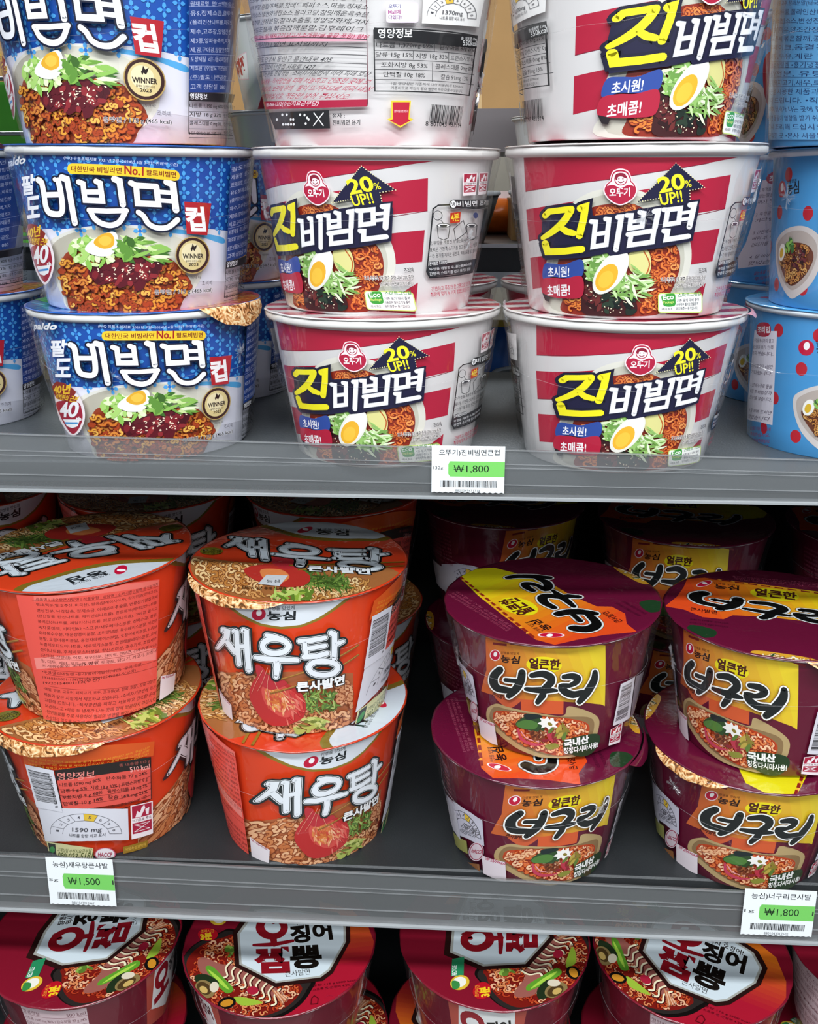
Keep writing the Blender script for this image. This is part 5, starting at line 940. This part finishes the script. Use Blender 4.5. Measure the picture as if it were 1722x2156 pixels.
LAB = {
 'P0l': 'blue and white noodle bowl cut off by the left edge, lower of its pair', 'P0u': 'blue and white noodle bowl cut off by the left edge, upper of its pair',
 'P1l': 'blue and white noodle bowl, bottom of the front stack of three', 'P1u': 'blue and white noodle bowl, middle of the front stack of three', 'P1t': 'blue and white noodle bowl showing its blue ingredients panel, top of the front stack',
 'Pbl': 'shaded blue and white bowl standing on the shelf behind the front blue stack', 'Pbu': 'shaded blue and white bowl with gold medal, on top behind the front blue stack',
 'J1l': 'white bowl with red slanting stripes, bottom of the middle stack above the price tag', 'J1u': 'white bowl with red slanting stripes and black cooking guide, middle of the middle stack', 'J1t': 'white bowl turned to its nutrition table and text panel, top of the middle stack',
 'J2l': 'white bowl with red slanting stripes, bottom of the stack right of the price tag', 'J2u': 'white bowl with red stripes, middle of the right-hand striped stack', 'J2t': 'white bowl with nutrition table left, yellow lettering right, top of its stack',
 'Jb1': 'shaded white bowl in the second row behind the middle striped stack', 'Jb2': 'shaded white bowl in the second row behind the right-hand striped stack',
 'D1l': 'dotted light blue tub with pale cooking panel, bottom of the right edge stack', 'D1u': 'dotted light blue tub with noodle picture at left, middle of the right edge stack', 'D1t': 'light blue tub turned to its dense text panel, top of the right edge stack',
 'Dbl': 'shaded light blue tub, bottom of the stack behind the right edge tubs', 'Dbu': 'shaded light blue tub with cooking panel, middle of the stack behind the right edge tubs', 'Dbt': 'light blue tub with a dark red title patch, top of the stack behind',
 'S1l': 'orange bowl showing its nutrition table and sodium gauge, lower left of its shelf', 'S1u': 'orange bowl turned to its pink ingredients text, upper of the left front pair', 'S2l': 'orange bowl with white lettering and shrimp picture, lower of its front pair', 'S2u': 'orange bowl with white lettering and shrimp lid, upper of its pair',
 'Sb1l': 'dark orange bowl on the shelf behind the left front orange pair', 'Sb1u': 'shaded orange bowl whose lid shows behind the left front orange pair', 'Sb2l': 'shaded orange bowl low behind the shrimp-picture pair, seen at its right', 'Sb2u': 'shaded orange bowl whose rim shows above the shrimp lid', 'Sb0l': 'dark orange bowl at the far left back, lower one', 'Sb0u': 'dark orange bowl at the far left back, just under the upper rail',
 'N1l': 'maroon bowl with black lettering, lower of the left maroon pair', 'N1u': 'maroon bowl with black lettering and upside-down lid print, upper of the left maroon pair', 'N2l': 'maroon bowl showing white gauge panel at left, lower of the right maroon pair', 'N2u': 'maroon bowl with upright lid print, upper of the right maroon pair',
 'Nb1l': 'dark maroon bowl low behind the left maroon pair', 'Nb1u': 'shaded maroon bowl with glossy lid behind the left maroon pair', 'Nb2l': 'dark maroon bowl low behind, between the two maroon pairs', 'Nb2u': 'shaded maroon bowl with glossy lid between and behind the maroon pairs', 'Nb3l': 'dark maroon bowl low at the right edge, back row', 'Nb3u': 'shaded maroon bowl cut off by the right edge, back row',
 'O1': 'dark red bowl with octagon lid turned sideways, leftmost below the lower rail', 'O2': 'dark red bowl with octagon lid print nearly upright, second from left at the bottom', 'O3': 'dark red bowl with sideways octagon lid, third from left at the bottom', 'O4': 'dark red bowl with octagon lid tilted clockwise, below the right-hand price tag', 'O5': 'dark red bowl cut off at the bottom right corner',
}
GRP = {'P': 'blue and white noodle bowls on the upper shelf', 'J': 'red-striped noodle bowls on the upper shelf', 'D': 'dotted light blue noodle tubs at the right', 'S': 'orange noodle bowls on the lower shelf', 'N': 'maroon noodle bowls on the lower shelf', 'O': 'dark red octagon-lid bowls on the bottom shelf', 'Y': 'white noodle bowls on the shelf beyond'}
TABS = {'P1l': (1.15, .42, .013, 'food'), 'P1u': (-1.3, .3, .003, 'C8506A'), 'S2u': (-.55, .6, .006, 'food'), 'S1l': (-.35, .8, .007, 'food'), 'N2u': (.42, .5, .010, 'food'), 'N1l': (1.25, .35, .008, '5E0F2E'), 'N2l': (-.85, .4, .005, 'food'), 'D1u': (-.35, .25, .009, '5AA6DC'), 'J2l': (1.35, .3, .004, 'D8A0AC')}
M_FOOD = D.materials.new('printed_noodles'); M_FOOD.use_nodes = True
nt = M_FOOD.node_tree; b_ = nt.nodes['Principled BSDF']; b_.inputs['Roughness'].default_value = .2
tc = nt.nodes.new('ShaderNodeTexCoord'); wv = nt.nodes.new('ShaderNodeTexNoise'); wv.inputs['Scale'].default_value = 170; wv.inputs['Detail'].default_value = 1.5; wv.inputs['Distortion'].default_value = 2.6
cr_ = nt.nodes.new('ShaderNodeValToRGB'); cr_.color_ramp.elements[0].color = rgb('5A3A1C'); cr_.color_ramp.elements[0].position = .34; cr_.color_ramp.elements[1].color = rgb('F0DCB0'); cr_.color_ramp.elements[1].position = .66; e_ = cr_.color_ramp.elements.new(.44); e_.color = rgb('B8743C'); e_ = cr_.color_ramp.elements.new(.54); e_.color = rgb('E4B47C')
nt.links.new(tc.outputs['Object'], wv.inputs['Vector']); nt.links.new(wv.outputs['Fac'], cr_.inputs[0]); nt.links.new(cr_.outputs[0], b_.inputs['Base Color'])
M_SEAM = film_mat('film_seam', .92, (.85, .85, .88, 1), .12, .1, 90, .16, .08, .4)
SEAM = {}
def seam_mesh(k):                                # the welded line of the shrink film round a bowl
    if k not in SEAM:
        R_, r_, h_, l_ = DIM[k]; v, f = [], []; N_ = 96
        for i in range(N_):
            a = 2*PI*i/N_; z = h_*.60+.004*math.sin(a)+.0012*math.sin(3*a)+.0004*math.sin(11*a); r = rbody(k, z)+.0022
            for dr, dz in ((0, -.00013), (.0002, 0), (0, .00013)): v.append(((r+dr)*math.sin(a), -(r+dr)*math.cos(a), z+dz))
        for i in range(N_):
            j = (i+1) % N_
            for q in range(2): f.append((i*3+q, j*3+q, j*3+q+1, i*3+q+1))
        o = mk('film_seam', v, f, M_SEAM); SEAM[k] = o.data; D.objects.remove(o)
    return SEAM[k]
KNOT = {'N1u': [(-1.5, .50, .009)], 'S1l': [(-1.35, .55, .016)], 'S2l': [(-1.4, .55, .010)], 'J2u': [(1.5, .75, .012), (.12, .60, .006)], 'J1u': [(.95, .45, .007), (-1.45, .62, .008)], 'J2l': [(-1.3, .97, .008)], 'N2u': [(-1.2, .62, .010)], 'N1l': [(.75, .72, .008)], 'D1u': [(-.9, .7, .010)], 'P1l': [(.9, .66, .008), (-.35, .6, .007)], 'J1t': [(1.3, .35, .010)], 'D1t': [(-.5, .75, .010)], 'N2l': [(-.7, .75, .008)]}
def knot(k, a0, v0, sz, par):                    # puckered film: a rosette of tiny folds
    rr = random.Random(int(a0*100+v0*1000)); z0 = v0*DIM[k][2]; r0 = rbody(k, z0)+.0022; v, f = [], []
    for i in range(22):
        t = rr.uniform(0, 2*PI); l = sz*rr.uniform(.3, 1); w_ = sz*rr.uniform(.03, .09); b = len(v)
        for du, dv, dr in ((0, 0, rr.uniform(0, .0012)), (math.cos(t)*l-math.sin(t)*w_, math.sin(t)*l+math.cos(t)*w_, 0), (math.cos(t)*l*.8, math.sin(t)*l*.8, rr.uniform(.0005, .0018)), (math.cos(t)*l+math.sin(t)*w_, math.sin(t)*l-math.cos(t)*w_, 0)):
            a = a0+du/r0; z = z0+dv; r = rbody(k, z)+.0020+dr; v.append((r*math.sin(a), -r*math.cos(a), z))
        f += [(b, b+1, b+2), (b, b+2, b+3)]
    mk('film_pucker', v, f, M_SEAM, par)
def cup(n, k, x, y, z, tx=0, ty=0, lab=None, base=None):
    r = D.objects.new('noodle_bowl', None); COL.objects.link(r)
    tag(r, lab or LAB[n], 'noodle bowl', GRP[k])
    side, lid, ph, ll = ARTS[k]; pa, la = ph.get(n, 0), ll.get(n, ph.get(n, 0))
    m_ = Matrix.Rotation(math.hypot(tx, ty), 4, Vector((-tx, ty, 0))) if tx or ty else Matrix.Identity(4)
    m_.translation = Vector((x, y, z+ZO)); r.matrix_world = m_
    def add(nm, me, rot, par=None):
        o = D.objects.new(nm, me); COL.objects.link(o); o.parent = par or r; o.rotation_euler = (0, 0, rot); return o
    add('cup_body', CM[k]['cup_body'], 0); add('rim', CM[k]['rim'], 0); lo = add('lid', CM[k]['lid'], 0)
    for nm, me in side:
        add(nm, me, pa)
        if k == 'S' and nm in ('emblem_field', 'bowl_picture', 'product_title'): add(nm, me, pa+PI)     # the same face is printed twice round the wrapper
    for nm, me in lid: add(nm, me, la, lo)
    if k != 'Y':
        va = math.atan2(-x, y); so = add('shrink_wrap', CM[k]['shrink_wrap'], va); add('shrink_wrap', CM[k]['shrink_wrap'], va+PI)
        add('film_seam', seam_mesh(k), sum(map(ord, n)) % 5, so)
        for a0, v0, sz in KNOT.get(n, ()): knot(k, a0, v0, sz, so)
    if n in TABS:
        a0, wd, dr, hx = TABS[n]; v, f = tab_mesh(k, a0, wd, dr, hx); mk('lid_flap', v, f, M_FOOD if hx == 'food' else mat(hx, .16, .5), lo, None, True)
    return r
for n, (k, x, y, z, tx, ty) in CUP.items(): cup(n, k, x, y, z, tx, ty)
# the lower layer of the bottom shelf: same bowls under the octagon lids
ARTS['O'][3].update({'u1': .4, 'u2': 1.8, 'u3': 2.8, 'u4': 1.0, 'u5': .3})
for i, (dx, dy) in enumerate(((-.004, .002), (.008, .006), (-.009, .002), (-.003, .004), (-.004, .003))):
    k, x, y, z, _, _ = CUP['O%d' % (i+1)]
    cup('u%d' % (i+1), 'O', x+dx, y+dy, Z3-DIM['O'][2]-.0002, 0, 0, 'dark red bowl standing on the bottom shelf board, under the %s octagon-lid bowl' % ('leftmost', 'second', 'third', 'fourth', 'rightmost')[i])
bpy.data.objects['shelf_board.002'].location.z = -DIM['O'][2]-.0004
# ================================================================== what shows through the gaps: the shelf unit beyond
v, f = box(-.9, .9, .93, 1.30, -.086+ZO, -.062+ZO); tag(mk('shelf_board', v, f, M_STEELD), 'dark shelf board of the unit beyond, behind the back row', None, None, 'structure')
v, f = box(-.9, .9, .925, .931, -.098+ZO, -.084+ZO); tag(mk('trim_3', v, f, mat('B4BCC0', .2, .6, .6)), None, None, None, 'structure')
v, f = box(-.9, .9, .925, .931, -.062+ZO, -.0585+ZO); tag(mk('trim_4', v, f, mat('B4BCC0', .25, .6, .6)), None, None, None, 'structure')
v, f = box(-.9, .9, .93, 1.4, -.300+ZO, -.285+ZO); tag(mk('shelf_board', v, f, mat('7A7E84', .4, .4)), 'lower shelf board of the unit beyond', None, None, 'structure')
v, f = box(-1.6, 1.6, 2.9, 2.91, -1.4+ZO, 1.1+ZO); tag(mk('trim_5', v, f, mat('8A8478', .6, .3, 0, 0, 300, .25, 8)), None, None, None, 'structure')
def carton(name, x, y, z, w_, d_, h_, hexc, lab, rot=0, cat='carton'):
    r = D.objects.new(name, None); COL.objects.link(r); r.location = (x, y, z+ZO); r.rotation_euler = (0, 0, rot); tag(r, lab, cat)
    v, f = box(-w_/2, w_/2, 0, d_, 0, h_*.97); mk('carton_body', v, f, mat(hexc, .7, .2, 0, .2, 120, .08, 30), r)
    v, f = box(-w_/2-.001, w_/2+.001, -.001, d_+.001, h_*.94, h_); mk('top_fold', v, f, mat(hexc, .7, .2, 0, .2, 120, .12, 40), r)
    v, f = box(-w_*.05, w_*.05, -.0012, 0, 0, h_*.94); mk('tape', v, f, mat('C8A878', .3, .4), r); return r
TT = -.062
carton('cardboard_tray', -.170, .955, TT, .20, .28, .040, 'A07A4C', 'brown cardboard tray under the white bowls, seen between blue and striped stacks', cat='tray')
carton('cardboard_tray', .115, 1.035, TT, .14, .16, .040, 'A07A4C', 'brown cardboard tray beyond the gap between the two striped stacks', cat='tray')
carton('cardboard_box', -.015, 1.36, .0812, .6, .14, .26, 'A88456', 'large tan cardboard box beyond the gaps at the top', cat='box')
v, f = box(-.9, .9, 1.30, 1.6, .030+ZO, .081+ZO); tag(mk('shelf_board', v, f, mat('6C6668', .5, .4)), 'higher grey shelf board of the unit beyond', None, None, 'structure')
for i, (x, y, zz) in enumerate(((-.173, 1.03, 0), (-.171, 1.03, 1), (.114, 1.115, 0), (.115, 1.115, 1))):
    lab = ('white bowl with red lettering beyond the gap right of the blue bowls, lower', 'white bowl with red lettering beyond the gap right of the blue bowls, upper', 'white bowl beyond the gap between the striped stacks, lower', 'white bowl beyond the gap between the striped stacks, upper')[i]
    n = 'Y%d' % i; ARTS['Y'][2][n] = (.0, .25, -.5, -.3)[i]; cup(n, 'Y', x, y, TT+.0401+zz*.0822, 0, 0, lab)
def bowl(x, y, z, R_, r_, h_, c1, c2, lab, lidc=None):
    r = D.objects.new('takeaway_bowl', None); COL.objects.link(r); r.location = (x, y, z+ZO); tag(r, lab, 'bowl')
    v, f = lathe([(.0001, .001), (r_, 0), (r_+.3*(R_-r_), h_*.3), (R_-.002, h_*.93), (R_-.004, h_*.93), (r_-.001, .003), (.0001, .003)], 64); mk('bowl_body', v, f, mat(c1, .3, .5), r, None, True)
    v, f = lathe([(R_-.004, h_*.92), (R_-.001, h_*.92), (R_, h_*.96), (R_-.001, h_), (R_-.004, h_)], 64, True, wob=lambda a, i: .0006*math.sin(a*30)); mk('rim', v, f, mat(c2, .3, .6), r, None, True)
    v, f = lathe([(.0001, h_-.003), (R_-.004, h_-.003), (R_-.004, h_-.0045), (.0001, h_-.0045)], 64); mk('lid', v, f, mat(lidc or c2, .25, .6), r, None, True)
bowl(-.013, 1.00, TT, .045, .029, .049, '26292A', 'D8DCDC', 'dark bowl with a white rim beyond the gap between the striped stacks')
bowl(.082, .982, TT, .044, .028, .050, '303436', 'C8CCCC', 'dark bowl beyond the lower part of the gap, right one')
bowl(.072, 1.02, -.285, .045, .032, .088, 'C8CACA', 'E4E6E4', 'silver-lidded white bowl low beyond the gap between the striped stacks', 'A8A49A')
def bag(x, y, z, w_, h_, c, c2, lab):
    r = D.objects.new('snack_bag', None); COL.objects.link(r); r.location = (x, y, z+ZO); tag(r, lab, 'bag')
    n, m_ = 14, 14
    for s, nm in ((-1, 'front_panel'), (1, 'back_panel')):
        v, f = [], []
        for i in range(n+1):
            for j in range(m_+1):
                u, q = i/n*2-1, j/m_*2-1; e = max(0, (1-u*u)*(1-q*q))**.5
                v.append((u*w_/2*(1-.06*q*q), s*(.022*e+.001*math.sin(i*2.1+j)*e), h_/2+q*h_/2))
        for i in range(n):
            for j in range(m_): a = i*(m_+1)+j; f.append((a, a+1, a+m_+2, a+m_+1)[::s])
        mk(nm, v, f, mat(c, .25, .5, 0, .5, 60, .25, 25), r, None, True)
    v, f = box(-w_/2*.94, w_/2*.94, -.002, .002, h_-.001, h_+.007); mk('top_seal', v, f, mat(c2, .3, .5), r)
bag(.018, 1.16, TT, .10, .040, 'E07020', 'E8D8D8', 'orange snack bag beyond the gap between the striped stacks')
bag(.0, 1.14, -.285, .11, .12, '3A6AB8', 'E8C040', 'blue snack bag low beyond the gap between the striped stacks')
bag(.13, 1.20, -.285, .12, .15, 'D89A3A', 'C84A9A', 'yellow snack bag low beyond the gap between the striped stacks')
bag(-.46, 1.02, -.285, .14, .14, '9A4A40', 'C8B8B0', 'red-brown packet low beyond the gap left of the front blue stack')
# green packets behind the wire grid, left
for i, (x, z, w_, h_) in enumerate(((-.515, -.05, .050, .150), (-.458, -.05, .045, .150), (-.405, -.05, .048, .145))):
    r = D.objects.new('green_packet', None); COL.objects.link(r); r.location = (x, .985, TT+ZO); tag(r, 'bright green packet behind the wire grid at the left, %s' % ('outermost', 'middle one', 'nearest the blue bowls')[i], 'packet', 'green packets behind the wire grid')
    v, f = box(-w_/2, w_/2, 0, .04, 0, h_); mk('packet_body', v, f, mat('78F04C', .35, .4, 0, .1, 40, .15, 30), r)
    v, f = box(-w_/2+.004, w_/2-.004, -.0006, 0, .01, .05); mk('front_label', v, f, mat('B08A2A', .5, .3, 0, 0, 300, .3, 200), r)
carton('cardboard_box', -.46, 1.06, TT, .25, .12, .235, 'B0895A', 'tan cardboard box behind the green packets at the left', cat='box')
def tube(name, p, q, r_, m_, par, n=8):
    a, b = Vector(p), Vector(q); d = (b-a).normalized(); u = d.cross(Vector((0, 0, 1)) if abs(d.z) < .9 else Vector((1, 0, 0))).normalized(); w_ = d.cross(u)
    v = [tuple(c+(u*math.cos(2*PI*k/n)+w_*math.sin(2*PI*k/n))*r_) for c in (a, b) for k in range(n)]
    mk(name, v, [(k, (k+1) % n, n+(k+1) % n, n+k) for k in range(n)]+[tuple(range(n))[::-1], tuple(range(n, 2*n))], m_, par, None, False)
g = D.objects.new('wire_grid', None); COL.objects.link(g); g.location = (-.42, .905, Z1+ZO-.02); tag(g, 'dark wire grid divider behind the blue bowls at the left edge', 'wire grid')
M_WIRE = mat('8E9498', .3, .6, .7)
M_WIRED = mat('3C4044', .35, .6, .6)
for i in range(5): tube('upright_wire', (-.10+i*.047, 0, 0), (-.10+i*.047, 0, .34), .0022, M_WIRED, g)
for j in range(6): tube('cross_wire', (-.14, -.004, .044+j*.045), (.10, -.004, .044+j*.045), .0018, M_WIRE, g)
